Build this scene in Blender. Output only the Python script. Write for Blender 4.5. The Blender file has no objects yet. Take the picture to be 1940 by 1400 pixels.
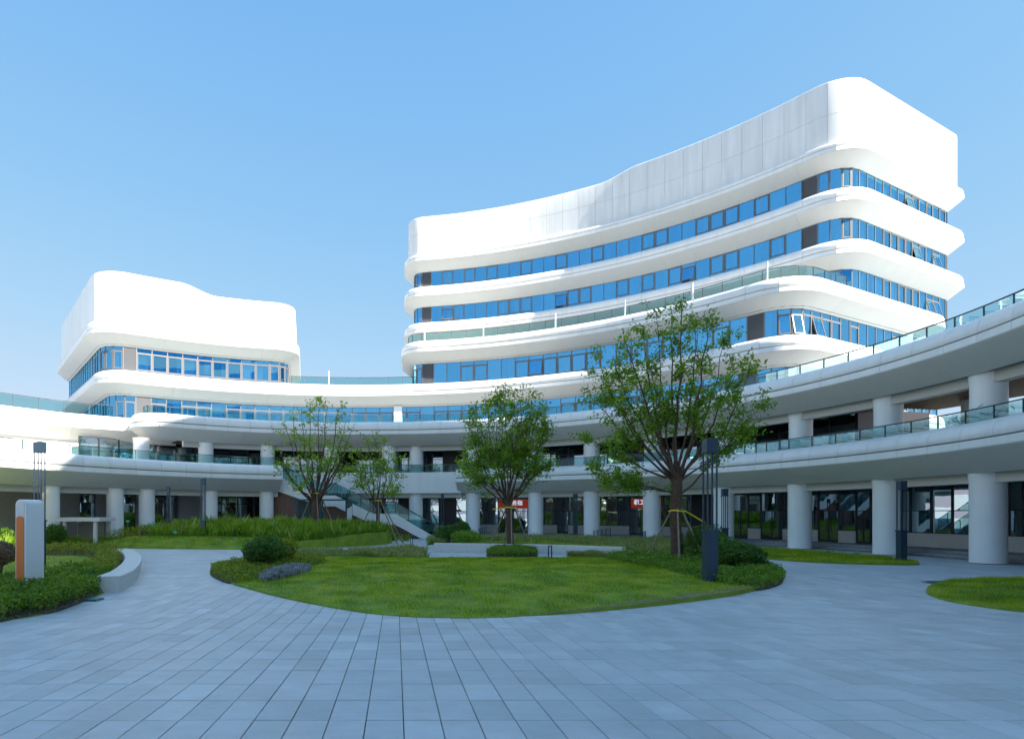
import bpy, math, random
import numpy as np
from mathutils import Vector, Matrix
from mathutils.geometry import tessellate_polygon
R_ = math.radians
rnd = random.Random(7)
rng = np.random.default_rng(11)
scene = bpy.context.scene
C = scene.collection

# ------------------------------------------------------------------ camera, sky, sun, exposure
EYE = 2.3; F = 1200.0; CX = 750.0; HY = 970.0          # lens in photo pixels, principal column, horizon row
cam_d = bpy.data.cameras.new('camera'); cam = bpy.data.objects.new('camera', cam_d); C.objects.link(cam)
cam.location = (0, 0, EYE); cam.rotation_euler = (R_(90), 0, 0)
cam_d.sensor_width = 36; cam_d.lens = 36*F/1940
cam_d.shift_x = (970-CX)/1940; cam_d.shift_y = (HY-700)/1940
cam_d.clip_end = 3000; cam_d.clip_start = 0.1
scene.camera = cam
SUN_EL, SUN_AZ = 38.0, 125.0       # azimuth clockwise from +Y (into the picture)
w = bpy.data.worlds.new('World'); scene.world = w; w.use_nodes = True
wn = w.node_tree; wn.nodes.clear()
sky = wn.nodes.new('ShaderNodeTexSky'); sky.sky_type = 'NISHITA'; sky.sun_disc = False
sky.sun_elevation = R_(SUN_EL); sky.sun_rotation = R_(SUN_AZ)
sky.air_density = 1.0; sky.dust_density = 0.05; sky.ozone_density = 3.0; sky.altitude = 0
bg = wn.nodes.new('ShaderNodeBackground'); bg.inputs['Strength'].default_value = 0.15
wo = wn.nodes.new('ShaderNodeOutputWorld')
# film-like response over the whole sky (the same for every direction): the bright horizon keeps its blue
vm = wn.nodes.new('ShaderNodeVectorMath'); vm.operation = 'MULTIPLY_ADD'; vm.inputs[1].default_value = (0.8842, 1.1211, 1.0468); vm.inputs[2].default_value = (3.0479, 1.3659, 0.3531)
vd = wn.nodes.new('ShaderNodeVectorMath'); vd.operation = 'DIVIDE'; wn.links.new(sky.outputs[0], vm.inputs[0]); wn.links.new(sky.outputs[0], vd.inputs[0]); wn.links.new(vm.outputs[0], vd.inputs[1])
wn.links.new(vd.outputs[0], bg.inputs['Color']); wn.links.new(bg.outputs[0], wo.inputs['Surface'])
sd = bpy.data.lights.new('sun', 'SUN'); sd.energy = 2.4; sd.angle = R_(0.53); sd.color = (1.0, 0.93, 0.82)
sun = bpy.data.objects.new('sun', sd); C.objects.link(sun)
az, el = R_(SUN_AZ), R_(SUN_EL)
sdir = Vector((math.sin(az)*math.cos(el), math.cos(az)*math.cos(el), math.sin(el)))
sun.rotation_euler = sdir.to_track_quat('Z', 'Y').to_euler(); sun.location = (60, -60, 60)
scene.view_settings.view_transform = 'Standard'; scene.view_settings.look = 'None'
scene.view_settings.exposure = 2.8; scene.view_settings.gamma = 1.0; scene.view_settings.use_curve_mapping = False
scene.cycles.max_bounces = 8; scene.cycles.transparent_max_bounces = 12
scene.cycles.use_denoising = True

# ------------------------------------------------------------------ materials
M = {}
def nmat(name):
    m = bpy.data.materials.new(name); m.use_nodes = True
    nt = m.node_tree; b = nt.nodes['Principled BSDF']; M[name] = m
    return m, nt, b
def plain(name, col, rough=.5, metal=0., spec=.5, noise=0., nscale=3., bump=0., bscale=40.):
    m, nt, b = nmat(name)
    b.inputs['Base Color'].default_value = (*col, 1); b.inputs['Roughness'].default_value = rough
    b.inputs['Metallic'].default_value = metal; b.inputs['Specular IOR Level'].default_value = spec
    if noise:
        tc = nt.nodes.new('ShaderNodeTexCoord'); n = nt.nodes.new('ShaderNodeTexNoise')
        n.inputs['Scale'].default_value = nscale; n.inputs['Detail'].default_value = 6
        nt.links.new(tc.outputs['Object'], n.inputs['Vector'])
        mr = nt.nodes.new('ShaderNodeMapRange'); mr.inputs[1].default_value = .3; mr.inputs[2].default_value = .7
        mr.inputs[3].default_value = 1-noise; mr.inputs[4].default_value = 1+noise
        nt.links.new(n.outputs[0], mr.inputs[0])
        hs = nt.nodes.new('ShaderNodeHueSaturation'); hs.inputs['Color'].default_value = (*col, 1)
        nt.links.new(mr.outputs[0], hs.inputs['Value']); nt.links.new(hs.outputs[0], b.inputs['Base Color'])
    if bump:
        tc = nt.nodes.new('ShaderNodeTexCoord'); n = nt.nodes.new('ShaderNodeTexNoise'); n.inputs['Scale'].default_value = bscale
        nt.links.new(tc.outputs['Object'], n.inputs['Vector'])
        bp = nt.nodes.new('ShaderNodeBump'); bp.inputs['Strength'].default_value = bump; bp.inputs['Distance'].default_value = .02
        nt.links.new(n.outputs[0], bp.inputs['Height']); nt.links.new(bp.outputs[0], b.inputs['Normal'])
    return m
def panel_mat(name, col, streak=.1, rough=.42):
    # painted metal cladding: tone differs a little from panel to panel, rain streaks run down
    m, nt, b = nmat(name); L = nt.links.new
    oi = nt.nodes.new('ShaderNodeObjectInfo'); ge = nt.nodes.new('ShaderNodeNewGeometry')
    mp = nt.nodes.new('ShaderNodeMapping'); mp.inputs['Scale'].default_value = (1.6, 1.6, .16)
    n = nt.nodes.new('ShaderNodeTexNoise'); n.inputs['Scale'].default_value = 1.0; n.inputs['Detail'].default_value = 7
    L(ge.outputs['Position'], mp.inputs['Vector']); L(mp.outputs[0], n.inputs['Vector'])
    mr = nt.nodes.new('ShaderNodeMapRange'); mr.inputs[1].default_value = .35; mr.inputs[2].default_value = .75
    mr.inputs[3].default_value = 1.0; mr.inputs[4].default_value = 1-streak; L(n.outputs[0], mr.inputs[0])
    m2 = nt.nodes.new('ShaderNodeMapRange'); m2.inputs[3].default_value = .965; m2.inputs[4].default_value = 1.0
    L(oi.outputs['Random'], m2.inputs[0])
    mu = nt.nodes.new('ShaderNodeMath'); mu.operation = 'MULTIPLY'; L(mr.outputs[0], mu.inputs[0]); L(m2.outputs[0], mu.inputs[1])
    hs = nt.nodes.new('ShaderNodeHueSaturation'); hs.inputs['Color'].default_value = (*col, 1)
    L(mu.outputs[0], hs.inputs['Value']); L(hs.outputs[0], b.inputs['Base Color'])
    b.inputs['Roughness'].default_value = rough
    return m
panel_mat('white_panel', (.84, .835, .815), .08)
panel_mat('parapet_panel', (.76, .76, .745), .16)
panel_mat('soffit_shaded_white', (.61, .61, .58), .04, .6)  # the panels' white, darkened so the colour carries shade on the undersides
plain('column_white', (.84, .84, .83), .32, noise=.03, nscale=1.2)
plain('joint_dark', (.16, .16, .155), .8)
plain('beam_paint', (.55, .54, .50), .6)
plain('frame_grey', (.17, .165, .17), .4, .3)
plain('frame_dark', (.035, .035, .04), .4, .4)
plain('louver_grey', (.17, .18, .20), .55, .2)
plain('wall_grey', (.30, .295, .29), .7, noise=.05)
plain('panel_grey', (.50, .49, .47), .6, noise=.04)
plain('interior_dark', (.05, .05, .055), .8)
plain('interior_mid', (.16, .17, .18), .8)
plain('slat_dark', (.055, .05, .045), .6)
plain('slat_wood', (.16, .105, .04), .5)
plain('steel_blue', (.045, .075, .115), .42, .5, noise=.08)
plain('steel_teal', (.03, .075, .095), .42, .4)
plain('rail_dark', (.05, .075, .09), .4, .6)
plain('wood_plank', (.17, .085, .06), .6, noise=.18, nscale=9)
plain('curtain', (.80, .78, .72), .9, noise=.06)
plain('concrete_seat', (.62, .60, .57), .6, noise=.06, nscale=6, bump=.15, bscale=90)
plain('stone_step', (.24, .25, .26), .7, noise=.15, nscale=5)
plain('soil', (.085, .065, .05), .95, noise=.3, nscale=8, bump=.6, bscale=12)
plain('bark', (.105, .06, .042), .9, noise=.3, nscale=9, bump=.9, bscale=30)
plain('twig', (.075, .06, .035), .85, noise=.2)
plain('stake_wood', (.26, .20, .145), .85, noise=.25, nscale=14)
plain('strap_yellow', (.75, .62, .03), .6)
plain('orange_face', (.62, .145, .012), .35)
plain('pylon_white', (.74, .75, .76), .25)
plain('sign_teal', (.03, .42, .40), .5)
plain('cover_teal', (.02, .15, .19), .45, .3)
plain('manhole_dark', (.06, .065, .075), .7)
plain('poster_white', (.72, .73, .74), .6)
plain('roof_grey', (.4, .4, .4), .8)
m, nt, b = nmat('led_red'); b.inputs['Base Color'].default_value = (.18, .018, .008, 1); b.inputs['Emission Color'].default_value = (.5, .05, .02, 1); b.inputs['Emission Strength'].default_value = .04
m, nt, b = nmat('led_text'); b.inputs['Base Color'].default_value = (.7, .8, 1, 1); b.inputs['Emission Color'].default_value = (.62, .82, 1, 1); b.inputs['Emission Strength'].default_value = .16

def glass(name, tint, refl, trans, rough=.0, tilt=.035):
    # window pane: part mirror, part clear tinted
    m = bpy.data.materials.new(name); m.use_nodes = True; nt = m.node_tree; nt.nodes.clear(); L = nt.links.new
    o = nt.nodes.new('ShaderNodeOutputMaterial'); g = nt.nodes.new('ShaderNodeBsdfGlossy'); t = nt.nodes.new('ShaderNodeBsdfTransparent')
    g.inputs['Color'].default_value = (*tint, 1); g.inputs['Roughness'].default_value = rough
    t.inputs['Color'].default_value = (*trans, 1)
    fr = nt.nodes.new('ShaderNodeFresnel'); fr.inputs['IOR'].default_value = 1.5
    mr = nt.nodes.new('ShaderNodeMapRange'); mr.inputs[1].default_value = .04; mr.inputs[2].default_value = 1
    mr.inputs[3].default_value = refl; mr.inputs[4].default_value = max(.4, refl); L(fr.outputs[0], mr.inputs[0])
    # slight waviness of toughened glass
    ge = nt.nodes.new('ShaderNodeNewGeometry'); n = nt.nodes.new('ShaderNodeTexNoise'); n.inputs['Scale'].default_value = .9
    L(ge.outputs['Position'], n.inputs['Vector']); bp = nt.nodes.new('ShaderNodeBump'); bp.inputs['Strength'].default_value = .02; bp.inputs['Distance'].default_value = .05
    L(n.outputs[0], bp.inputs['Height'])
    oi = nt.nodes.new('ShaderNodeObjectInfo'); wn_ = nt.nodes.new('ShaderNodeTexWhiteNoise'); wn_.noise_dimensions = '1D'; L(oi.outputs['Random'], wn_.inputs['W'])
    v1 = nt.nodes.new('ShaderNodeVectorMath'); v1.operation = 'SUBTRACT'; v1.inputs[1].default_value = (.5, .5, .5); L(wn_.outputs['Color'], v1.inputs[0])
    v2 = nt.nodes.new('ShaderNodeVectorMath'); v2.operation = 'MULTIPLY_ADD'; v2.inputs[1].default_value = (tilt, tilt, tilt); L(v1.outputs[0], v2.inputs[0]); L(bp.outputs[0], v2.inputs[2])
    v3 = nt.nodes.new('ShaderNodeVectorMath'); v3.operation = 'NORMALIZE'; L(v2.outputs[0], v3.inputs[0]); L(v3.outputs[0], g.inputs['Normal'])
    mx = nt.nodes.new('ShaderNodeMixShader'); L(mr.outputs[0], mx.inputs[0]); L(t.outputs[0], mx.inputs[1]); L(g.outputs[0], mx.inputs[2]); L(mx.outputs[0], o.inputs['Surface'])
    M[name] = m
glass('glass_blue', (.28, .72, 1.0), .56, (.60, .82, .92))
glass('glass_shop', (.8, .94, 1.0), .42, (.35, .5, .55))
glass('glass_rail', (.55, .75, .78), .045, (.68, .84, .84), tilt=0)

def paver_mat():
    m, nt, b = nmat('paver'); L = nt.links.new
    oi = nt.nodes.new('ShaderNodeObjectInfo'); ge = nt.nodes.new('ShaderNodeNewGeometry')
    ad = nt.nodes.new('ShaderNodeMath'); ad.operation = 'ADD'; L(oi.outputs['Random'], ad.inputs[0]); L(ge.outputs['Random Per Island'], ad.inputs[1])
    fr = nt.nodes.new('ShaderNodeMath'); fr.operation = 'FRACT'; L(ad.outputs[0], fr.inputs[0])
    cr = nt.nodes.new('ShaderNodeValToRGB'); e = cr.color_ramp.elements
    e[0].position = 0; e[0].color = (.44, .45, .45, 1); e[1].position = 1; e[1].color = (.575, .585, .585, 1)
    x = e.new(.12); x.color = (.475, .485, .485, 1); x = e.new(.55); x.color = (.52, .525, .53, 1); x = e.new(.8); x.color = (.545, .53, .53, 1)
    L(fr.outputs[0], cr.inputs[0])
    n = nt.nodes.new('ShaderNodeTexNoise'); n.inputs['Scale'].default_value = 2.2; n.inputs['Detail'].default_value = 9; n.inputs['Roughness'].default_value = .65
    mp = nt.nodes.new('ShaderNodeMapping'); mp.inputs['Scale'].default_value = (.6, 1.3, 1); L(ge.outputs['Position'], mp.inputs['Vector']); L(mp.outputs[0], n.inputs['Vector'])
    n2 = nt.nodes.new('ShaderNodeTexNoise'); n2.inputs['Scale'].default_value = 60; n2.inputs['Detail'].default_value = 3; L(ge.outputs['Position'], n2.inputs['Vector'])
    a = nt.nodes.new('ShaderNodeMath'); a.operation = 'MULTIPLY_ADD'; a.inputs[1].default_value = .55; a.inputs[2].default_value = .73; L(n.outputs[0], a.inputs[0])
    c2 = nt.nodes.new('ShaderNodeMath'); c2.operation = 'MULTIPLY_ADD'; c2.inputs[1].default_value = .22; L(n2.outputs[0], c2.inputs[0]); 
    s = nt.nodes.new('ShaderNodeMath'); s.operation = 'SUBTRACT'; s.inputs[1].default_value = .11; L(a.outputs[0], s.inputs[0]); L(s.outputs[0], c2.inputs[2])
    hs = nt.nodes.new('ShaderNodeHueSaturation'); L(cr.outputs[0], hs.inputs['Color']); L(c2.outputs[0], hs.inputs['Value']); L(hs.outputs[0], b.inputs['Base Color'])
    n3 = nt.nodes.new('ShaderNodeTexNoise'); n3.inputs['Scale'].default_value = .55; n3.inputs['Detail'].default_value = 7; n3.inputs['Roughness'].default_value = .7; L(ge.outputs['Position'], n3.inputs['Vector'])
    st = nt.nodes.new('ShaderNodeMapRange'); st.inputs[1].default_value = .5; st.inputs[2].default_value = .72; st.inputs[3].default_value = 1.0; st.inputs[4].default_value = .84; L(n3.outputs[0], st.inputs[0])
    hs2 = nt.nodes.new('ShaderNodeHueSaturation'); L(hs.outputs[0], hs2.inputs['Color']); L(st.outputs[0], hs2.inputs['Value']); L(hs2.outputs[0], b.inputs['Base Color'])
    rr = nt.nodes.new('ShaderNodeMapRange'); rr.inputs[3].default_value = .38; rr.inputs[4].default_value = .7; L(n.outputs[0], rr.inputs[0]); L(rr.outputs[0], b.inputs['Roughness'])
    bp = nt.nodes.new('ShaderNodeBump'); bp.inputs['Strength'].default_value = .12; bp.inputs['Distance'].default_value = .01
    L(n2.outputs[0], bp.inputs['Height']); L(bp.outputs[0], b.inputs['Normal'])
paver_mat()
def paving_far():
    m, nt, b = nmat('paving_far'); L = nt.links.new
    ge = nt.nodes.new('ShaderNodeNewGeometry'); br = nt.nodes.new('ShaderNodeTexBrick'); br.offset = 0; br.squash = 1
    br.inputs['Scale'].default_value = 1; br.inputs['Brick Width'].default_value = .367; br.inputs['Row Height'].default_value = .743
    br.inputs['Mortar Size'].default_value = .006; br.inputs['Color1'].default_value = (.46, .465, .47, 1); br.inputs['Color2'].default_value = (.54, .545, .55, 1); br.inputs['Mortar'].default_value = (.12, .12, .125, 1)
    mp = nt.nodes.new('ShaderNodeMapping'); mp.inputs['Location'].default_value = (.292, -6.23+.743*9, 0)
    L(ge.outputs['Position'], mp.inputs['Vector']); L(mp.outputs[0], br.inputs['Vector'])
    n = nt.nodes.new('ShaderNodeTexNoise'); n.inputs['Scale'].default_value = .8; n.inputs['Detail'].default_value = 8; L(ge.outputs['Position'], n.inputs['Vector'])
    a = nt.nodes.new('ShaderNodeMath'); a.operation = 'MULTIPLY_ADD'; a.inputs[1].default_value = .4; a.inputs[2].default_value = .8; L(n.outputs[0], a.inputs[0])
    hs = nt.nodes.new('ShaderNodeHueSaturation'); L(br.outputs[0], hs.inputs['Color']); L(a.outputs[0], hs.inputs['Value']); L(hs.outputs[0], b.inputs['Base Color'])
    b.inputs['Roughness'].default_value = .6
paving_far()
def leaf_mat(name, c1, c2, trans=.3, c3=None, ns=1.1, nc=1.3):
    m = bpy.data.materials.new(name); m.use_nodes = True; nt = m.node_tree; nt.nodes.clear(); L = nt.links.new
    o = nt.nodes.new('ShaderNodeOutputMaterial'); ge = nt.nodes.new('ShaderNodeNewGeometry')
    cr = nt.nodes.new('ShaderNodeValToRGB'); e = cr.color_ramp.elements
    e[0].position = .1; e[0].color = (*c1, 1); e[1].position = .85; e[1].color = (*c2, 1)
    if c3: x = e.new(.95); x.color = (*c3, 1)
    n = nt.nodes.new('ShaderNodeTexNoise'); n.inputs['Scale'].default_value = ns; n.inputs['Detail'].default_value = 5; L(ge.outputs['Position'], n.inputs['Vector'])
    a = nt.nodes.new('ShaderNodeMath'); a.operation = 'MULTIPLY_ADD'; a.inputs[1].default_value = nc; a.inputs[2].default_value = .2-nc/2; L(n.outputs[0], a.inputs[0])
    ad = nt.nodes.new('ShaderNodeMath'); ad.operation = 'MULTIPLY_ADD'; ad.inputs[1].default_value = .6; L(ge.outputs['Random Per Island'], ad.inputs[0]); L(a.outputs[0], ad.inputs[2])
    L(ad.outputs[0], cr.inputs[0])
    d = nt.nodes.new('ShaderNodeBsdfPrincipled'); d.inputs['Roughness'].default_value = .5; d.inputs['Specular IOR Level'].default_value = .35; L(cr.outputs[0], d.inputs['Base Color'])
    t = nt.nodes.new('ShaderNodeBsdfTranslucent'); hs = nt.nodes.new('ShaderNodeHueSaturation'); hs.inputs['Value'].default_value = 1.3; hs.inputs['Saturation'].default_value = 1.1
    L(cr.outputs[0], hs.inputs['Color']); L(hs.outputs[0], t.inputs['Color'])
    mx = nt.nodes.new('ShaderNodeMixShader'); mx.inputs[0].default_value = trans; L(d.outputs[0], mx.inputs[1]); L(t.outputs[0], mx.inputs[2]); L(mx.outputs[0], o.inputs['Surface'])
    M[name] = m
leaf_mat('leaf_tree', (.075, .16, .015), (.26, .40, .035), .45, (.36, .48, .05))
leaf_mat('leaf_tree_pale', (.11, .22, .022), (.32, .46, .055), .45)
leaf_mat('leaf_bush', (.035, .10, .014), (.12, .24, .026), .3)
leaf_mat('leaf_azalea', (.11, .16, .014), (.32, .36, .025), .35, (.40, .36, .04))
leaf_mat('leaf_cover', (.08, .17, .014), (.24, .36, .03), .35, (.32, .20, .07))
leaf_mat('leaf_dry', (.22, .14, .08), (.36, .25, .15), .2)
leaf_mat('leaf_silver', (.24, .26, .24), (.46, .45, .47), .3)
leaf_mat('grass_lawn', (.14, .24, .008), (.43, .50, .016), .4, (.56, .48, .11), .75, 2.6)
leaf_mat('grass_tall', (.13, .25, .015), (.30, .45, .04), .4, (.42, .46, .12))
leaf_mat('grass_plume', (.22, .27, .07), (.42, .44, .18), .4, (.55, .53, .30))
plain('turf', (.19, .27, .02), .9, noise=.25, nscale=1.5)

# ------------------------------------------------------------------ helpers
def link(o, parent=None, world=True):
    C.objects.link(o)
    if parent is not None:
        o.parent = parent
        if world:
            l = parent.location.copy(); p = parent.parent
            o.matrix_parent_inverse = Matrix.Translation(-l) if p is None else Matrix.Identity(4)
    return o
def tag(o, label, cat, group=None, kind=None):
    if label: o['label'] = label
    if cat: o['category'] = cat
    if group: o['group'] = group
    if kind: o['kind'] = kind
    return o
def thing(name, loc, label, cat, group=None):
    e = bpy.data.objects.new(name, None); e.location = loc; e.empty_display_size = .3; C.objects.link(e)
    return tag(e, label, cat, group)
def mk(name, V, Fc, mat, smooth=None):
    me = bpy.data.meshes.new(name); me.from_pydata([tuple(v) for v in V], [], Fc); me.materials.append(M[mat])
    if smooth: me.shade_smooth(); me.set_sharp_from_angle(angle=R_(smooth))
    return me
def obj(name, me, parent=None, world=True, loc=None, rotz=None):
    o = bpy.data.objects.new(name, me)
    if loc is not None: o.location = loc
    if rotz is not None: o.rotation_euler = (0, 0, rotz)
    return link(o, parent, world)
class MB:
    def __init__(s): s.V = []; s.F = []
    def add(s, V, Fc):
        n = len(s.V); s.V += [tuple(v) for v in V]; s.F += [tuple(i+n for i in f) for f in Fc]; return s
    def box(s, x0, x1, y0, y1, z0, z1):
        V = [(x, y, z) for z in (z0, z1) for y in (y0, y1) for x in (x0, x1)]
        return s.add(V, [(0,2,3,1),(4,5,7,6),(0,1,5,4),(2,6,7,3),(0,4,6,2),(1,3,7,5)])
    def tube(s, P, r, n=8, cap=True):
        P = [Vector(p) for p in P]; k = len(P); r = [r]*k if not hasattr(r, '__len__') else r
        b0 = len(s.V); up = None
        for i in range(k):
            t = (P[min(i+1, k-1)]-P[max(i-1, 0)]).normalized()
            if up is None: up = t.orthogonal().normalized()
            up = (up - t*up.dot(t)).normalized(); sd_ = t.cross(up)
            for j in range(n):
                a = 2*math.pi*j/n; s.V.append(tuple(P[i]+(up*math.cos(a)+sd_*math.sin(a))*r[i]))
        for i in range(k-1):
            for j in range(n):
                a = b0+i*n+j; b = b0+i*n+(j+1) % n; s.F.append((a, b, b+n, a+n))
        if cap:
            s.F.append(tuple(b0+j for j in reversed(range(n)))); s.F.append(tuple(b0+(k-1)*n+j for j in range(n)))
        return s
    def prism(s, poly, z0, z1):
        n = len(poly); V = [(x, y, z0) for x, y in poly]+[(x, y, z1) for x, y in poly]
        return s.add(V, [(i, (i+1) % n, n+(i+1) % n, n+i) for i in range(n)]+[tuple(range(n))[::-1], tuple(range(n, 2*n))])
    def build(s, name, mat, parent=None, smooth=None, world=True, **k):
        return obj(name, mk(name, s.V, s.F, mat, smooth), parent, world, **k)
def quads_mesh(name, V, nper, mat):
    """V: (n,nper,3) array, one face each"""
    n = len(V); me = bpy.data.meshes.new(name); me.vertices.add(n*nper); me.vertices.foreach_set('co', V.astype(np.float32).ravel())
    me.loops.add(n*nper); me.loops.foreach_set('vertex_index', np.arange(n*nper, dtype=np.int32))
    me.polygons.add(n); me.polygons.foreach_set('loop_start', np.arange(0, n*nper, nper, dtype=np.int32))
    me.update(calc_edges=True); me.validate(); me.materials.append(M[mat]); return me
def gp(x, y, z=0.):                  # photo pixel -> point on a level at height z
    d = F*(EYE-z)/(y-HY); return ((x-CX)*d/F, d)
def at(x, y, d):                     # photo pixel -> point at depth d
    return Vector(((x-CX)*d/F, d, EYE-(y-HY)*d/F))
def ray(x, c, R):
    s = (x-CX)/F; A = s*s+1; B = -2*(s*c[0]+c[1]); K = c[0]**2+c[1]**2-R*R
    D = (-B+math.sqrt(B*B-4*A*K))/2/A; return (s*D, D)
def arc(c, R, a0, a1, step=1.0):
    n = max(2, int(abs(a1-a0)/step)); return [(c[0]+R*math.cos(R_(a0+(a1-a0)*i/n)), c[1]+R*math.sin(R_(a0+(a1-a0)*i/n))) for i in range(n+1)]
def fillet(p0, p1, p2, r, n=10):
    p0, p1, p2 = map(Vector, (p0, p1, p2)); u = (p0-p1).normalized(); v = (p2-p1).normalized()
    ang = u.angle(v)/2; t = r/math.tan(ang); c = p1+(u+v).normalized()*(r/math.sin(ang)); a = p1+u*t; b = p1+v*t
    a0 = math.atan2(*(a-c).yx); a1 = math.atan2(*(b-c).yx); d = (a1-a0+math.pi) % (2*math.pi)-math.pi
    return [tuple(c+Vector((math.cos(a0+d*i/n), math.sin(a0+d*i/n)))*r) for i in range(n+1)]
class Path:
    def __init__(s, pts):
        P = [np.array(pts[0], float)]
        for p in pts[1:]:
            p = np.array(p, float)
            if np.linalg.norm(p-P[-1]) > .02: P.append(p)
        s.P = np.array(P); d = np.linalg.norm(np.diff(s.P, axis=0), axis=1); s.S = np.r_[0, np.cumsum(d)]; s.L = s.S[-1]
        T = np.gradient(s.P, axis=0); s.T = T/np.linalg.norm(T, axis=1)[:, None]
    def at(s, q, out=0.):
        q = np.clip(q, 0, s.L); p = np.array([np.interp(q, s.S, s.P[:, k]) for k in (0, 1)]); t = np.array([np.interp(q, s.S, s.T[:, k]) for k in (0, 1)])
        t /= np.linalg.norm(t); return p+out*np.array([t[1], -t[0]]), t
    def off(s, out):
        return Path([tuple(p+out*np.array([t[1], -t[0]])) for p, t in zip(s.P, s.T)])
    def near(s, xy): return float(s.S[np.argmin(((s.P-np.array(xy))**2).sum(1))])
def sweep(path, s0, s1, prof, ds=1.0, closed=True, ztop=None):
    n = max(1, int(math.ceil((s1-s0)/ds))); V = []; k = len(prof)
    for i in range(n+1):
        q = s0+(s1-s0)*i/n; dz = ztop(q) if ztop else 0
        for pr in prof:
            p, t = path.at(q, pr[0]); V.append((p[0], p[1], pr[1]+(dz*pr[2] if len(pr) > 2 else 0)))
    Fc = []
    for i in range(n):
        for j in range(k if closed else k-1):
            a = i*k+j; b = i*k+(j+1) % k; Fc.append((a, b, b+k, a+k))
    if closed: Fc += [tuple(range(k))[::-1], tuple(n*k+j for j in range(k))]
    return V, Fc
def poly_slab(name, poly, z0, z1, mat, parent=None):
    poly = [(float(a), float(b)) for a, b in poly]; n = len(poly)
    tri = tessellate_polygon([[Vector((x, y, 0)) for x, y in poly]])
    V = [(x, y, z0) for x, y in poly]+[(x, y, z1) for x, y in poly]
    Fc = [tuple(i) for i in tri]+[tuple(n+j for j in i) for i in tri]+[(i, (i+1) % n, n+(i+1) % n, n+i) for i in range(n)]
    return obj(name, mk(name, V, Fc, mat), parent)

# ------------------------------------------------------------------ plan curves (building lies on the left of each path, court on the right)
LZ = {1: 2.3+2.75, 2: 2.3+7.2, 3: 2.3+11.65, 4: 2.3+16.1, 5: 2.3+21.1, 6: 2.3+25.35, 7: 2.3+29.5}
cR, rR = (-1.8, 31.8), 26.9
cL, rL = (-.19, 30.31), 24.6
c2, r2 = (-2.32, 31.16), 27.29
c2L, r2L = (-4.22, 34.81), 23.77
c3, r3 = (-3.51, 28.24), 35.2
cU, rU = (-5.36, 27.84), 47.19
P1R = Path(arc(cR, rR, 74.3, -62))
P1L = Path(arc(cL, rL, 208, 112.3))
a2 = arc(c2L, r2L, 138, 91); k0 = (-25.0, 62.0); k1 = a2[0]
f2_ = fillet(k0, k1, a2[7], 2.4); P2 = Path([k0]+[tuple(Vector(k0).lerp(Vector(f2_[0]), i/6)) for i in range(1, 6)]+f2_+[p for p in a2 if (Vector(p)-Vector(k1)).length > (Vector(f2_[-1])-Vector(k1)).length+.3]+arc(c2, r2, 90.2, -62))
PW = Path([(-46, 24), (-38, 38.5), (-34, 44.6), (-30.68, 49.1), (-28.05, 52.68), (-24.5, 55.4), (-20, 58.3)])
EDIR = Vector((.88, .475)).normalized()
def corner_path(arcpts, left_back, right_dir, right_len, rl, rr, rb=2.2, back=14):
    a = [Vector(p) for p in arcpts]; c = a[-1]; e = c+Vector(right_dir)*right_len; bd = Vector((-right_dir[1], right_dir[0]))
    fl = fillet(left_back, a[0], a[4], rl); fr = fillet(a[-5], c, e, rr); fe = fillet(c, e, e+bd*back, rb)
    keep = [tuple(p) for p in a if (p-a[0]).length > rl*1.6 and (p-c).length > rr*1.5]
    # straight stretches get extra points so that normals stay clean
    def lin(p, q, n=6): p, q = Vector(p), Vector(q); return [tuple(p+(q-p)*i/n) for i in range(1, n)]
    return Path([left_back]+lin(left_back, fl[0])+fl+keep+fr+lin(fr[-1], fe[0])+fe+lin(fe[-1], e+bd*back)+[tuple(e+bd*back)])
aU = arc(cU, rU, 82.3, 28.2); PU = corner_path(aU, (1.6, 96), EDIR, 20.4, 2.6, 3.4, 1.3)
c4 = c3; a4 = arc(c4, 35.8, 83.6, 27.2); P4T = corner_path(a4, (1.2, 84), EDIR, 24, 2.6, 3.6)
def left_corner(a, back, r=3.2):
    fl = fillet(back, a[0], a[4], r); return [back]+[tuple(Vector(back)+(Vector(fl[0])-Vector(back))*i/6) for i in range(1, 6)]+fl
a3 = arc(c3, r3, 129.5, 26.6); bk3 = (-38.5, 73.0)
keep3 = [p for p in a3 if (Vector(p)-Vector(a3[0])).length > 5 and (Vector(p)-Vector(a3[-1])).length > 5.2]
e3 = Vector(a3[-1])+EDIR*24
P3 = Path(left_corner(a3, bk3)+keep3+fillet(a3[-6], a3[-1], e3, 3.6)+[tuple(Vector(a3[-1])+(e3-Vector(a3[-1]))*t) for t in (.3, .5, .75, 1)])
a4L = arc(c3, 35.3, 130.5, 99.9); bk4 = (-39.2, 73.3); e4 = (-12.6, 84)
keep4 = [p for p in a4L if (Vector(p)-Vector(a4L[0])).length > 5 and (Vector(p)-Vector(a4L[-1])).length > 3.6]
P4A = Path(left_corner(a4L, bk4)+keep4+fillet(a4L[-5], a4L[-1], e4, 2.6)+[tuple(Vector(a4L[-1]).lerp(Vector(e4), k)) for k in (.3, .5, .75)]+[e4])

# ------------------------------------------------------------------ buildings: roots
podium = thing('podium_building', (-1.8, 60, 0), 'curved white three-storey podium with round columns wrapping the courtyard', 'building')
tower = thing('tower_building', (20, 68, 0), 'tall curved white tower with stacked window bands, right of centre', 'building')
annex = thing('annex_building', (-20, 66, 0), 'lower white block with rounded blank top, on the left', 'building')

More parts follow.
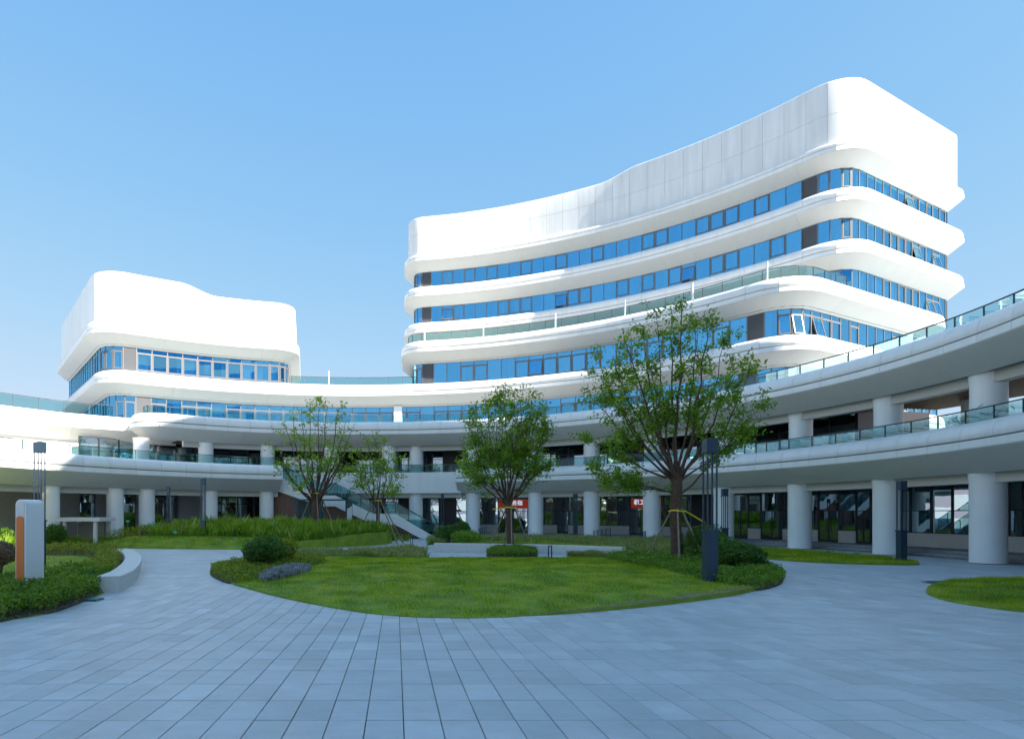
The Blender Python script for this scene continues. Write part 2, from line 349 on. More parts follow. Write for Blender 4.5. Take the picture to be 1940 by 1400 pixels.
ROLL = [(-.07, .405), (-.03, .48), (-.035, .66), (-.10, .88), (-.24, 1.06), (-.46, 1.17), (-.75, 1.2), (-1.3, 1.2), (-1.3, .405)]
ROLLT = [(-.07, .405), (-.03, .48), (-.045, .70), (-.12, .93), (-.28, 1.12), (-.55, 1.24), (-1.12, 1.34), (-1.35, 1.34), (-1.35, .405)]
LIP = [(0, 0), (0, .325), (-.95, .325), (-.95, 0)]
def fascia(path, s0, s1, z, par, pw=1.95, roll=ROLL, start=0, roll_on=True):
    bk = [(-.12, .02), (-.12, .6), (-.2, .84), (-.36, 1.0), (-.6, 1.08), (-.88, 1.08), (-.88, .02)] if roll[-2][1] > 1 else [(-.12, .02), (-.12, .58), (-.85, .6), (-.85, .02)]
    n = max(1, round((s1-s0)/pw))
    for i in range(n):
        a = s0+(s1-s0)*i/n+.011; b = s0+(s1-s0)*(i+1)/n-.011
        if roll_on:
            V, Fc = sweep(path, a, b, [(o, z+h) for o, h in roll], .6); obj('fascia_panel', mk('fascia_panel', V, Fc, 'white_panel', 40), par)
        V, Fc = sweep(path, a, b, [(o, z+h) for o, h in LIP], .7); obj('lip_panel', mk('lip_panel', V, Fc, 'white_panel', 40), par)
    V, Fc = sweep(path, s0, s1, [(o, z+h) for o, h in bk], .8); obj('fascia_backing', mk('fascia_backing', V, Fc, 'joint_dark'), par)
    m = max(1, round((s1-s0)/9.))
    for i in range(m):
        a = s0+(s1-s0)*i/m+.006; b = s0+(s1-s0)*(i+1)/m-.006
        V, Fc = sweep(path, a, b, [(-.015, z-.004), (-.03, z-.05), (-1.18, z-.97), (-1.26, z-1.0), (-1.26, z-.9), (-.3, z-.004)], .7); obj('soffit_panel', mk('soffit_panel', V, Fc, 'soffit_shaded_white', 30), par)

def slab(path, s0, s1, z0, z1, o0, o1, mat, par, name='floor_slab', ds=1.0):
    V, Fc = sweep(path, s0, s1, [(o0, z0), (o0, z1), (o1, z1), (o1, z0)], ds); return obj(name, mk(name, V, Fc, mat), par)

# ------------------------------------------------------------------ window kit (local: x along wall, -y outwards, z up)
WK = {}
def frame_bars(mb, w, h, t=.055, d=.09, z0=0.):
    mb.box(-w/2, -w/2+t, -d/2, d/2, z0, z0+h); mb.box(w/2-t, w/2, -d/2, d/2, z0, z0+h)
    mb.box(-w/2+t, w/2-t, -d/2, d/2, z0, z0+t); mb.box(-w/2+t, w/2-t, -d/2, d/2, z0+h-t, z0+h)
def kit(kind, w, h, fm):
    key = (kind, round(w, 2), round(h, 2), fm)
    if key in WK: return WK[key]
    w, h = round(w, 2), round(h, 2); out = {}; mb = MB()
    if kind == 'fixed':
        frame_bars(mb, w, h, .035); out['pane'] = MB().box(-w/2+.03, w/2-.03, -.012, .006, .03, h-.03)
    elif kind == 'case':
        frame_bars(mb, w, h, .04); zb, zt = .16*h, h-.08
        frame_bars(mb, w-.16, zt-zb, .055, .13, zb); mb.box(-w/2+.04, w/2-.04, -.045, .045, zb-.03, zb+.005)
        out['pane'] = MB().box(-w/2+.03, w/2-.03, -.012, .006, .03, h-.03)
    elif kind in ('transom', 'open'):
        frame_bars(mb, w, h, .04); zt = h*.80; zb = .12*h
        mb.box(-w/2+.04, w/2-.04, -.05, .05, zt, zt+.07); mb.box(-w/2+.04, w/2-.04, -.05, .05, zb-.06, zb)
        if kind == 'transom':
            frame_bars(mb, w-.12, zt-zb-.02, .06, .14, zb+.01); out['pane'] = MB().box(-w/2+.03, w/2-.03, -.012, .006, .03, h-.03)
        else:
            out['pane'] = MB().box(-w/2+.03, w/2-.03, -.012, .006, zt+.06, h-.03); out['low_pane'] = MB().box(-w/2+.03, w/2-.03, -.012, .006, .03, zb-.03)
            sm = MB(); hh = zt-zb; frame_bars(sm, w-.1, hh, .06, .06, -hh); sp = MB().box(-w/2+.1, w/2-.1, -.01, .006, -hh+.05, -.05)
            a = R_(-14)
            for q in (sm, sp): q.V = [(x, y*math.cos(a)-z*math.sin(a), y*math.sin(a)+z*math.cos(a)+zt) for x, y, z in q.V]
            out['sash'] = sm; out['sash_pane'] = sp
    elif kind == 'louver':
        frame_bars(mb, w, h, .04)
        k = int(h/.09)
        for i in range(k):
            z = .05+(h-.1)*i/k; mb.add([(-w/2+.03, -.03, z), (w/2-.03, -.03, z), (w/2-.03, .03, z+.07), (-w/2+.03, .03, z+.07)], [(0, 1, 2, 3)])
        mb.box(-w/2+.02, w/2-.02, .035, .05, .02, h-.02)
    r = {'frame': mk('window', mb.V, mb.F, 'louver_grey' if kind == 'louver' else fm)}
    for kk, q in out.items(): r[kk] = mk('pane' if 'pane' in kk else 'sash', q.V, q.F, 'glass_blue' if 'pane' in kk else fm)
    WK[key] = r; return r
CUR = []
for v in range(4):
    V = []; Fc = []; nn = 26; r_ = random.Random(v)
    for i in range(nn+1):
        x = i/nn; y = .035*math.sin(i*1.9+v)+.02*math.sin(i*.83); V += [(x, y, 0), (x, y, 1)]
    for i in range(nn): Fc.append((2*i, 2*i+2, 2*i+3, 2*i+1))
    CUR.append(mk('curtain', V, Fc, 'curtain', 80))
def window_band(path, s0, s1, z0, z1, out, par, w, pick, fm='frame_grey', curt=.75):
    n = max(1, round((s1-s0)/w))
    for i in range(n):
        a, _ = path.at(s0+(s1-s0)*i/n, out); b, _ = path.at(s0+(s1-s0)*(i+1)/n, out); d = b-a; L = float(np.hypot(*d)); c = (a+b)/2; th = math.atan2(d[1], d[0])
        kind = pick(i, n); k = kit(kind, L-.004, z1-z0, fm)
        o = obj('louver_panel' if kind == 'louver' else 'window', k['frame'], par, loc=(c[0], c[1], z0), rotz=th)
        if 'pane' in k: obj('pane', k['pane'], o, False)
        if 'low_pane' in k: obj('pane', k['low_pane'], o, False)
        if 'sash' in k:
            q = obj('sash', k['sash'], o, False); obj('sash_glass', k['sash_pane'], o, False)
        if kind != 'louver' and rnd.random() < curt:
            q = obj('curtain', rnd.choice(CUR), o, False); cw = L*rnd.choice((.35, .5, .96, .96))
            q.scale = (cw, 1, z1-z0-.05); q.location = (-L/2+.02+(L-.04-cw)*rnd.choice((0, 1)), .22, .02)
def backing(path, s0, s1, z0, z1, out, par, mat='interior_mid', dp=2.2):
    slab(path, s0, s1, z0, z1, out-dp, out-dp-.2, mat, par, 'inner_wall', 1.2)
GO = -1.22     # glass line behind the lip

# ---- tower, upper floors
sL = PU.near((2.0, 80)); UL = PU.L-10
for k in (5, 6, 7):
    fascia(PU, sL, UL, LZ[k], tower, 2.4, ROLLT if k < 7 else [(-.07, .405), (-.03, .48), (-.045, .62), (-.14, .74), (-.30, .8), (-.52, .8), (-.9, .8), (-.9, .405)])
def lou(path, c, R, s0, s1, w, xs):     # which window bays are louvered
    n = max(1, round((s1-s0)/w)); return [int((path.near(ray(x, c, R))-s0)/(s1-s0)*n) for x in xs]
def pick_upper(seed, r0):
    rr = random.Random(seed)
    def f(i, n):
        if i in r0: return 'louver'
        q = rr.random(); return 'open' if q < .07 else ('case' if q < .5 else 'fixed')
    return f
sc0 = PU.near(aU[0])+1.2; scE = PU.near(aU[-1])
for k in (4, 5, 6):
    z0 = LZ[k]+1.33; z1 = LZ[k+1]-.97
    window_band(PU, sL, UL, z0, z1, GO, tower, 1.27, pick_upper(k, lou(PU, cU, rU+1.2, sL, UL, 1.27, (818, 1533))), curt=.8)
    backing(PU, sL, UL, z0-.4, z1+.4, GO, tower)
    slab(PU, sL, UL, z1+.15, z1+.3, -1.0, -6, 'interior_mid', tower, 'ceiling')
zt0 = LZ[7]+.8; zt1 = 2.3+34.85
sk = PU.near((22.9, 65.0))
def topU(q): t = min(1, max(0, (q-sk+2.0)/4.0)); return .75*(t*t*(3-2*t))
npn = round((UL-sL)/1.75)
for i in range(npn):
    a = sL+(UL-sL)*i/npn+.005; b = sL+(UL-sL)*(i+1)/npn-.012; zm = (zt0+zt1)/2+.25
    o = -.5
    V, Fc = sweep(PU, a, b, [(o, zt0-.05), (o, zm-.012), (o-.3, zm-.012), (o-.3, zt0-.05)], .6); obj('parapet_panel', mk('parapet_panel', V, Fc, 'parapet_panel', 30), tower)
    V, Fc = sweep(PU, a, b, [(o, zm+.006), (o, zt1-.22, 1), (o-.03, zt1-.08, 1), (o-.12, zt1, 1), (o-.3, zt1, 1), (o-.3, zm+.006)], .6, ztop=topU); obj('parapet_panel', mk('parapet_panel', V, Fc, 'parapet_panel', 30), tower)
slab(PU, sL, UL, zt0-.1, zt1-.3, -.56, -.78, 'panel_grey', tower, 'parapet_backing')
pU = [tuple(PU.at(q, -.7)[0]) for q in np.linspace(sL, UL, 60)]
poly_slab('roof', pU+[(38, 92), (10, 98)], zt0-.2, zt0+.1, 'roof_grey', tower)
# ---- tower, fourth floor with terrace
sT = P4T.near((1.3, 72)); TL = P4T.L-12
fascia(P4T, sT, TL, LZ[4], tower, 2.3)
p4 = [tuple(P4T.at(q, -.6)[0]) for q in np.linspace(sT, TL, 60)]
poly_slab('terrace_slab', p4+[(38, 80), (10, 88)], LZ[4]+.2, LZ[4]+.85, 'roof_grey', tower)
window_band(P4T, sT, TL, LZ[3]+1.2, LZ[4]-.97, GO, tower, 1.33, lambda i, n, rr=random.Random(5): 'louver' if i in lou(P4T, c4, 37, sT, TL, 1.33, (804, 1442)) else rr.choice(('transom', 'transom', 'fixed', 'fixed', 'open' if i > 28 or rr.random() < .2 else 'transom', 'transom')), curt=.75)
backing(P4T, sT, TL, LZ[3]+.6, LZ[4]-.5, GO, tower)
slab(P4T, sT, TL, LZ[4]-.85, LZ[4]-.7, -1.0, -6, 'interior_mid', tower, 'ceiling')

sE = P4T.near(a4[-1])-4
for k in (1, 2):
    fascia(P4T, sE, TL, LZ[k], tower, 2.3, ROLLT)
    window_band(P4T, sE, TL, LZ[k]+1.2, LZ[k+1]-.97, GO, tower, 1.33, lambda i, n: ('fixed', 'transom', 'case')[i % 3], curt=.7)
    backing(P4T, sE, TL, LZ[k]+.6, LZ[k+1]-.5, GO, tower)

# ---- annex block on the left
fascia(P4A, 0, P4A.L-6, LZ[4], annex, 2.3, ROLLT)
zA0 = LZ[4]+.9; sk4 = P4A.near((-18.4, 60.0))
def topA(q): t = min(1, max(0, (sk4+1.6-q)/3.4)); return .85*(t*t*(3-2*t))
npn = round((P4A.L-6)/2.0)
for i in range(npn):
    a = (P4A.L-6)*i/npn+.004; b = (P4A.L-6)*(i+1)/npn-.004
    V, Fc = sweep(P4A, a, b, [(-.45, zA0-.1), (-.45, 22.95, 1), (-.48, 23.07, 1), (-.58, 23.15, 1), (-.8, 23.15, 1), (-.8, zA0-.1)], .6, ztop=topA); obj('parapet_panel', mk('parapet_panel', V, Fc, 'white_panel', 30), annex)
pA = [tuple(P4A.at(q, -.7)[0]) for q in np.linspace(0, P4A.L-6, 40)]
poly_slab('roof', pA+[(-20, 88), (-34, 86)], zA0, zA0+.3, 'roof_grey', annex)
window_band(P4A, .5, P4A.L-7, LZ[3]+1.2, LZ[4]-.97, GO, annex, 1.35, lambda i, n, rr=random.Random(8): 'louver' if i in lou(P4A, c3, 36.5, .5, P4A.L-7, 1.35, (256,)) else ('fixed' if i < 12 else rr.choice(('transom', 'transom', 'fixed', 'transom'))), curt=.85)
backing(P4A, .5, P4A.L-7, LZ[3]+.6, LZ[4]-.5, GO, annex)
slab(P4A, .5, P4A.L-7, LZ[4]-.85, LZ[4]-.7, -1.0, -6, 'interior_mid', annex, 'ceiling')

# ---- podium, third floor band
fascia(P3, 0, P3.L, LZ[3], podium, 2.3)
p3 = [tuple(P3.at(q, -.6)[0]) for q in np.linspace(0, P3.L, 70)]
poly_slab('terrace_slab', p3+[(30, 80), (-20, 88)], LZ[3]+.2, LZ[3]+.85, 'roof_grey', podium)
window_band(P3, .5, P3.L-.5, LZ[2]+.55, LZ[3]-.97, GO, podium, 1.35, lambda i, n, rr=random.Random(9): 'louver' if i in lou(P3, c3, 36.4, .5, P3.L-.5, 1.35, (256, 1440)) else ('fixed' if i < 12 else rr.choice(('transom', 'transom', 'fixed', 'transom'))), curt=.8)
backing(P3, .5, P3.L-.5, LZ[2]+.3, LZ[3]-.5, GO, podium)
slab(P3, .5, P3.L-.5, LZ[3]-.85, LZ[3]-.7, -1.0, -6, 'interior_mid', podium, 'ceiling')
q = P3.near(ray(758, c3, 36.4)); V, Fc = sweep(P3, q-.4, q+.4, [(-.9, LZ[2]+.4), (-.9, LZ[3]-.9), (-1.5, LZ[3]-.9), (-1.5, LZ[2]+.4)]); obj('pier', mk('pier', V, Fc, 'white_panel'), podium)
# ---- podium, second-floor fascia and roof terrace
sP2 = P2.near(f2_[-1])+1.5
fascia(P2, 0, P2.L, LZ[2], podium, 1.95)
slab(P2, sP2, P2.L, LZ[2]+.1, LZ[2]+.5, -.8, -9.8, 'roof_grey', podium, 'terrace_slab')
fascia(PW, 0, PW.L, LZ[2], podium, 2.2)
slab(PW, 0, PW.L, LZ[2]+.1, LZ[2]+.5, -.8, -14, 'roof_grey', podium, 'terrace_slab')
# ---- podium, first-floor fascia, balcony slabs
for pth in (P1R, P1L):
    fascia(pth, 0, pth.L, LZ[1], podium, 1.95)
    slab(pth, 0, pth.L, LZ[1]-.6, LZ[1]+.35, -.9, -13, 'panel_grey', podium, 'floor_slab')
PRc = P2.off(-1.35); sA = PRc.near(ray(528, c2L, r2L+1.3)); sB = PRc.near(ray(872, c2, r2+1.3))
V, Fc = sweep(PRc, sA, sB, [(0, LZ[1]-.97), (0, LZ[1]+.98), (-.3, LZ[1]+.98), (-.3, LZ[1]-.97)], 1); obj('stair_hall_fascia', mk('stair_hall_fascia', V, Fc, 'white_panel', 30), podium)
V, Fc = sweep(PRc, sA-3, sB+3, [(-.32, LZ[1]-.6), (-.32, LZ[1]+.35), (-11, LZ[1]+.35), (-11, LZ[1]-.6)], 1.2); obj('floor_slab', mk('floor_slab', V, Fc, 'panel_grey'), podium)
for pth, s_ in ((P1R, 0), (P1L, P1L.L)):    # closed ends of the cut fascia
    p, t = pth.at(s_, 0); sg = -1 if s_ == 0 else 1; V = []
    for o_, z_ in [(.0, 0), (0, .33), (-.04, .4), (-.04, .7), (-.12, .9), (-.3, 1.1), (-.7, 1.2), (-1.6, 1.2), (-1.6, -.99), (-1.2, -.97)]:
        x, _ = pth.at(s_, o_)
        for e in (.01, .06): V.append((x[0]+sg*t[0]*e, x[1]+sg*t[1]*e, LZ[1]+z_))
    n = len(V)//2; Fc = [tuple(range(0, 2*n, 2)), tuple(range(1, 2*n, 2))[::-1]]+[(2*i, 2*((i+1) % n), 2*((i+1) % n)+1, 2*i+1) for i in range(n)]
    obj('end_panel', mk('end_panel', V, Fc, 'white_panel'), podium)
# beams on the column line
for pth, lv, s0, s1 in ((P1R, 1, 0, None), (P1L, 1, 0, None), (P2, 2, sP2, None)):
    slab(pth, s0, s1 or pth.L, LZ[lv]-1.42, LZ[lv]-.9, -1.75, -2.25, 'beam_paint', podium, 'beam')
slab(PRc, sA, sB, LZ[1]-1.4, LZ[1]-.9, -.5, -.9, 'beam_paint', podium, 'beam')
# columns
def column(xy, z0, z1, r=.66):
    mb = MB(); prof = [(r, z0), (r, z1-.5), (r+.02, z1-.25), (r+.06, z1)]; n = 40; V = []
    for rr_, z in prof: V += [(xy[0]+rr_*math.cos(2*math.pi*i/n), xy[1]+rr_*math.sin(2*math.pi*i/n), z) for i in range(n)]
    mb.add(V, [(j*n+i, j*n+(i+1) % n, (j+1)*n+(i+1) % n, (j+1)*n+i) for j in range(len(prof)-1) for i in range(n)]); return mb.build('column', 'column_white', podium, 40)
for x in (1872, 1681, 1515, 1371, 1235, 1121, 1015, 896, 788):
    column(ray(x, cR, 28.85), 0, LZ[1]-.93); 
for x in (1873, 1683, 1517, 1373, 1237, 1121, 1015, 896, 789):
    column(ray(x, cR, 28.85), LZ[1]+.35, LZ[2]-.93)
for a in (-20, -32, -44): 
    for z0, z1 in ((0, LZ[1]-.93), (LZ[1]+.35, LZ[2]-.93)): column((cR[0]+28.85*math.cos(R_(a)), cR[1]+28.85*math.sin(R_(a))), z0, z1)
for x in (505, 398, 278, 218, 95): column(ray(x, cL, 26.55), 0, LZ[1]-.93, .6)
for x in (737, 627, 507, 390, 268): column(ray(x, c2L, 25.75), LZ[1]+.35, LZ[2]-.93, .66)
for a in (8, 21, -4, -17): column((c2[0]+35.6*math.cos(R_(a)), c2[1]+35.6*math.sin(R_(a))), LZ[1]+.35, LZ[2]-.2, .55)

# ---- ground-floor fronts
PLZ = .32
def bay(c, R, x0, x1, typ, par=podium, z0=PLZ, z1=4.55, flip=False):
    a = np.array(ray(x0, c, R)); b = np.array(ray(x1, c, R)); d = b-a; L = float(np.hypot(*d)); th = math.atan2(d[1], d[0]); ctr = (a+b)/2; loc = (ctr[0], ctr[1], 0)
    w = L-.01
    if typ in 'gk':
        MB().box(-w/2, w/2, -.06, .06, z0, z1).build('wall_panel', 'wall_grey' if typ == 'g' else 'frame_dark', par, loc=loc, rotz=th); return
    mb = MB(); zb = 1.1 if typ == 'w' else z0; t = .045
    for x in (-w/2, w/2-t): mb.box(x, x+t, -.06, .06, zb, 3.78)
    for z in ([zb, 2.36, 3.74] if typ != 'G' else [zb, 3.0, 3.74]): mb.box(-w/2+t, w/2-t, -.055, .055, z, z+t)
    mb.box(-w/2, w/2, -.07, .07, 3.79, z1)
    if typ == 'd':
        mb.box(-t/2, t/2, -.05, .05, zb+t, 2.36)
        for s in (-1, 1): mb.box(s*.1-.015, s*.1+.015, -.11, -.08, 1.0, 1.9)
        mb.box(-w/2+t, w/2-t, -.03, .03, zb+t, zb+.16)
    o = mb.build('shop_door' if typ == 'd' else 'shop_window', 'frame_dark', par, loc=loc, rotz=th)
    z2 = 3.0 if typ == 'G' else 2.36
    MB().box(-w/2+t, w/2-t, -.01, .01, zb+t, z2).build('pane', 'glass_shop', o, world=False)
    MB().box(-w/2+t, w/2-t, -.01, .01, z2+t, 3.74).build('pane', 'glass_shop', o, world=False)
    if typ == 'w':
        MB().box(-w/2, w/2, -.10, .05, z0, 1.09).build('apron_panel', 'panel_grey', o, world=False)
        if rnd.random() < .6:
            cw = w*rnd.choice((.2, .3, .5)); q = obj('curtain', rnd.choice(CUR), o, False); q.scale = (cw, 1, 2.6); q.location = (-w/2+.06+(w-.12-cw)*rnd.choice((0, 1)), .3, 1.1)
for s in ['2040 2110 w', '1975 2040 d', '1940 1975 w', '1912 1940 w', '1895 1912 d', '1850 1895 w', '1805 1850 w', '1765 1805 w', '1725 1765 w', '1690 1725 w', '1650 1690 d', '1623 1650 d', '1590 1623 w', '1551 1590 d', '1535 1551 w',
          '1500 1535 w', '1484 1500 w', '1442 1484 d', '1418 1442 w', '1388 1418 d', '1352 1388 k', '1312 1352 k', '1286 1312 w', '1258 1286 w', '1228 1258 w', '1193 1228 d', '1172 1193 w', '1150 1172 w', '1130 1150 w', '1103 1130 w', '1077 1103 w', '1056 1077 d', '1029 1056 w', '1000 1029 w', '972 1000 d', '944 972 d', '925 944 w', '905 925 w',
          '886 905 w', '864 886 w', '832 864 k', '808 832 w', '780 808 w', '755 780 k', '730 755 w', '700 730 k', '660 700 w']:
    a, b, t = s.split(); bay(cR, 32.5, float(a), float(b), t)
for s in ['-90 0 g', '0 78 g', '78 150 g', '150 180 G', '180 231 g', '231 256 G', '256 268 g', '268 292 k', '292 312 G', '312 338 G', '338 372 g', '372 404 g', '404 420 G', '420 449 G', '449 482 G', '482 496 G', '496 540 g', '540 600 g']:
    a, b, t = s.split(); bay(cL, 30.2, float(a), float(b), t)
# low walls under the small left windows
# rooms behind the glass
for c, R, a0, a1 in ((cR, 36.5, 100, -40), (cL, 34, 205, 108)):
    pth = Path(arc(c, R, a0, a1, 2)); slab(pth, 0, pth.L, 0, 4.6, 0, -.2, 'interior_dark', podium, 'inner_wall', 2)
for pth in (P1R, P1L):
    for i, (o_, z_) in enumerate(((-3.1, .16), (-3.5, PLZ))):
        slab(pth, 0, pth.L, .0, z_, o_, -12, 'stone_step', podium, 'entrance_step')
    slab(pth, 0, pth.L, LZ[1]-.66, LZ[1]-.61, -2.3, -11, 'beam_paint', podium, 'ceiling')
# ---- second-floor fronts
def glass_wall(c, R, a0, a1, z0, z1):
    L = abs(a1-a0)*math.pi/180*R; n = round(L/1.75)
    for i in range(n):
        a = R_(a0+(a1-a0)*i/n); b = R_(a0+(a1-a0)*(i+1)/n); p = np.array([c[0]+R*math.cos(a), c[1]+R*math.sin(a)]); q = np.array([c[0]+R*math.cos(b), c[1]+R*math.sin(b)])
        d = q-p; w = float(np.hypot(*d))-.01; th = math.atan2(d[1], d[0]); m_ = (p+q)/2; t = .05
        if rnd.random() < .16:
            MB().box(-w/2, w/2, -.06, .06, z0, z1).build('wall_panel', 'frame_dark', podium, loc=(m_[0], m_[1], 0), rotz=th); continue
        mb = MB()
        for x in (-w/2, w/2-t): mb.box(x, x+t, -.06, .06, z0, z1)
        for z in (z0, z0+2.2, z1-t): mb.box(-w/2+t, w/2-t, -.055, .055, z, z+t)
        o = mb.build('balcony_window', 'frame_dark', podium, loc=(m_[0], m_[1], 0), rotz=th)
        MB().box(-w/2+t, w/2-t, -.01, .01, z0+t, z1-t).build('pane', 'glass_shop', o, world=False)
glass_wall(c2, r2+6.3, 93, 17, LZ[1]+.35, LZ[2]-.7)
glass_wall(c2L, r2L+6.0, 140, 94, LZ[1]+.35, LZ[2]-.7)
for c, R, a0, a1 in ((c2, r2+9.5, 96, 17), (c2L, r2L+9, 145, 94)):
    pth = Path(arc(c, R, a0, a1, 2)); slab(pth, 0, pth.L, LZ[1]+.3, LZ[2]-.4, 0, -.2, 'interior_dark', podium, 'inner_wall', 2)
# return wall where the open colonnade starts
p = Vector((c2[0]+(r2+6.3)*math.cos(R_(17)), c2[1]+(r2+6.3)*math.sin(R_(17)))); e = Vector((math.cos(R_(17)), math.sin(R_(17))))
q = p+e*6.5; nrm = Vector((-e.y, e.x))*.1
MB().prism([tuple(p-nrm), tuple(q-nrm), tuple(q+nrm), tuple(p+nrm)], LZ[1]+.35, LZ[2]-.5).build('wall_panel', 'frame_dark', podium)
# slatted ceilings of the balconies
def slats(path, s0, s1, z, o0, o1, mat, n):
    mb = MB()
    for i in range(n):
        o = o0+(o1-o0)*i/(n-1); V, Fc = sweep(path, s0, s1, [(o, z), (o, z+.14), (o-.06, z+.14), (o-.06, z)], 1.4); mb.add(V, Fc)
    q = mb.build('ceiling_slats', mat, podium); q['kind'] = 'stuff'
sR = P2.near(ray(1535, c2, r2))
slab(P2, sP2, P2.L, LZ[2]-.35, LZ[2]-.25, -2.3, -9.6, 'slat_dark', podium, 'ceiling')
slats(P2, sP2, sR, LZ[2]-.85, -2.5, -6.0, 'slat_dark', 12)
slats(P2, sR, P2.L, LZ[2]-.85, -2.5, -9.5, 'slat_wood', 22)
# wall and glazing under the left wing
slab(PW, 0, PW.near((-24.9, 55.1)), LZ[1]+.3, LZ[2]-.9, -1.5, -1.8, 'white_panel', podium, 'wing_wall')
def strip_windows(path, s0, s1, n, z0, z1, out):
    for i in range(n):
        a, _ = path.at(s0+(s1-s0)*i/n, out); b, _ = path.at(s0+(s1-s0)*(i+1)/n, out); d = b-a; w = float(np.hypot(*d))-.01; m_ = (a+b)/2; mb = MB(); frame_bars(mb, w, z1-z0, .05, .1)
        o = mb.build('balcony_window', 'frame_grey', podium, loc=(m_[0], m_[1], z0), rotz=math.atan2(d[1], d[0])); MB().box(-w/2+.04, w/2-.04, -.01, .01, .04, z1-z0-.04).build('pane', 'glass_shop', o, world=False)
strip_windows(PW, PW.near((-24.9, 55.1)), PW.L, 5, LZ[1]+.35, LZ[2]-.95, -1.6)
slab(PW, PW.near((-24.9, 55.1)), PW.L, LZ[1]+.3, LZ[2]-.9, -3.5, -3.7, 'interior_mid', podium, 'inner_wall')
MB().prism([(-60, 20), (-44, 20), (-23.5, 47), (-22, 60), (-60, 60)], LZ[1]-.4, LZ[1]+.33).build('floor_slab', 'panel_grey', podium)

# ------------------------------------------------------------------ glass railings
def railing(path, s0, s1, z, out, label, h=.72, w=1.55, drop=.35, white_posts=()):
    n = max(1, round((s1-s0)/w)); p0, _ = path.at((s0+s1)/2, out); t = thing('glass_railing', (p0[0], p0[1], z), label, 'railing')
    for i in range(n+1):
        p, tt = path.at(s0+(s1-s0)*i/n, out); MB().box(-.022, .022, -.03, .03, -drop, h).build('post', 'rail_dark', t, loc=(p[0], p[1], z), rotz=math.atan2(tt[1], tt[0]))
        if i < n:
            V, Fc = sweep(path, s0+(s1-s0)*i/n+.05, s0+(s1-s0)*(i+1)/n-.05, [(out+.008, z-drop), (out+.008, z+h-.05), (out-.008, z+h-.05), (out-.008, z-drop)], .8); obj('pane', mk('pane', V, Fc, 'glass_rail'), t)
    V, Fc = sweep(path, s0, s1, [(out+.035, z+h-.02), (out+.035, z+h+.03), (out-.035, z+h+.03), (out-.035, z+h-.02)], .8); obj('handrail', mk('handrail', V, Fc, 'rail_dark'), t)
    for s_ in white_posts:
        p, tt = path.at(s_, out+.12); MB().box(-.05, .05, -.05, .05, -drop, h+.6).build('lamp_post', 'white_panel', t, loc=(p[0], p[1], z), rotz=math.atan2(tt[1], tt[0]))
railing(P1R, .3, P1R.L, LZ[1]+1.2, -1.12, 'glass railing along the second-floor balcony, right of the stair', h=.66)
railing(P1L, 0, P1L.L-.3, LZ[1]+1.2, -1.12, 'glass railing along the second-floor balcony, left of the stair', h=.66)
railing(PRc, sA, sB, LZ[1]+.98, -.12, 'glass railing over the plain white wall behind the stair')
railing(P2, 6.5, P2.L, LZ[2]+1.2, -1.12, 'long dark-framed glass railing on the podium roof terrace', h=.66)
railing(PW, 0, PW.near((-24.6, 55.3)), LZ[2]+1.2, -.85, 'glass railing against the sky on the far left wing', h=1.0, w=1.9)
s3a = P3.near(ray(556, c3, r3)); s3b = P3.near(ray(782, c3, r3))
railing(P3, s3a, s3b, LZ[3]+1.2, -.72, 'glass railing on the bridge between the two blocks', h=.75, w=1.4, white_posts=[P3.near(ray(618, c3, r3))])
s4a = P4T.near(a4[0])-1.5; s4b = P4T.near(a4[-1])+7
railing(P4T, s4a, s4b, LZ[4]+1.2, -.72, 'glass railing on the setback terrace of the tall tower', h=.8, w=1.5, white_posts=[P4T.near(ray(x, c4, 35.8)) for x in (817, 917, 1047, 1178, 1301, 1449)])

# ------------------------------------------------------------------ ground
def gz(y): return max(0., .455-.0317*y) if y < 14.4 else 0.
V = []; Fc = []; ys = [-400, -60, -12, 0, 4, 14.36, 20, 60, 120, 900]
xs = [-900, -60, 0, 60, 900]
for y in ys:
    for x in xs: V.append((x, y, (gz(max(y, -12)) if y < 14.4 else 0)-.03))
k = len(xs)
for j in range(len(ys)-1):
    for i in range(k-1): Fc.append((j*k+i, j*k+i+1, (j+1)*k+i+1, (j+1)*k+i))
ground = obj('plaza_ground', mk('plaza_ground', V, Fc, 'paving_far')); ground['kind'] = 'structure'; ground['label'] = 'blue-grey stone paving of the courtyard'
TW, TD, G = .367, .743, .005
def tile_mesh():
    mb = MB(); x, y = TW/2-G, TD/2-G*1.7; b = .004
    V = [(sx*x, sy*y, -.03) for sx, sy in ((-1,-1),(1,-1),(1,1),(-1,1))]+[(sx*x, sy*y, -b) for sx, sy in ((-1,-1),(1,-1),(1,1),(-1,1))]+[(sx*(x-b), sy*(y-b), 0) for sx, sy in ((-1,-1),(1,-1),(1,1),(-1,1))]
    mb.add(V, [(i, (i+1) % 4, 4+(i+1) % 4, 4+i) for i in range(4)]+[(4+i, 4+(i+1) % 4, 8+(i+1) % 4, 8+i) for i in range(4)]+[(8, 9, 10, 11)]); return mb
tm = tile_mesh(); tme = mk('paver', tm.V, tm.F, 'paver'); tilt = -math.atan(.0317)
cells = []
for j in range(-5, 24):
    yc = 6.23+(j-.5)*TD
    for i in range(-60, 72):
        xc = -.292+(i+.5)*TW
        cells.append((yc, xc, j))
cells.sort(); sm = MB(); cnt = 0
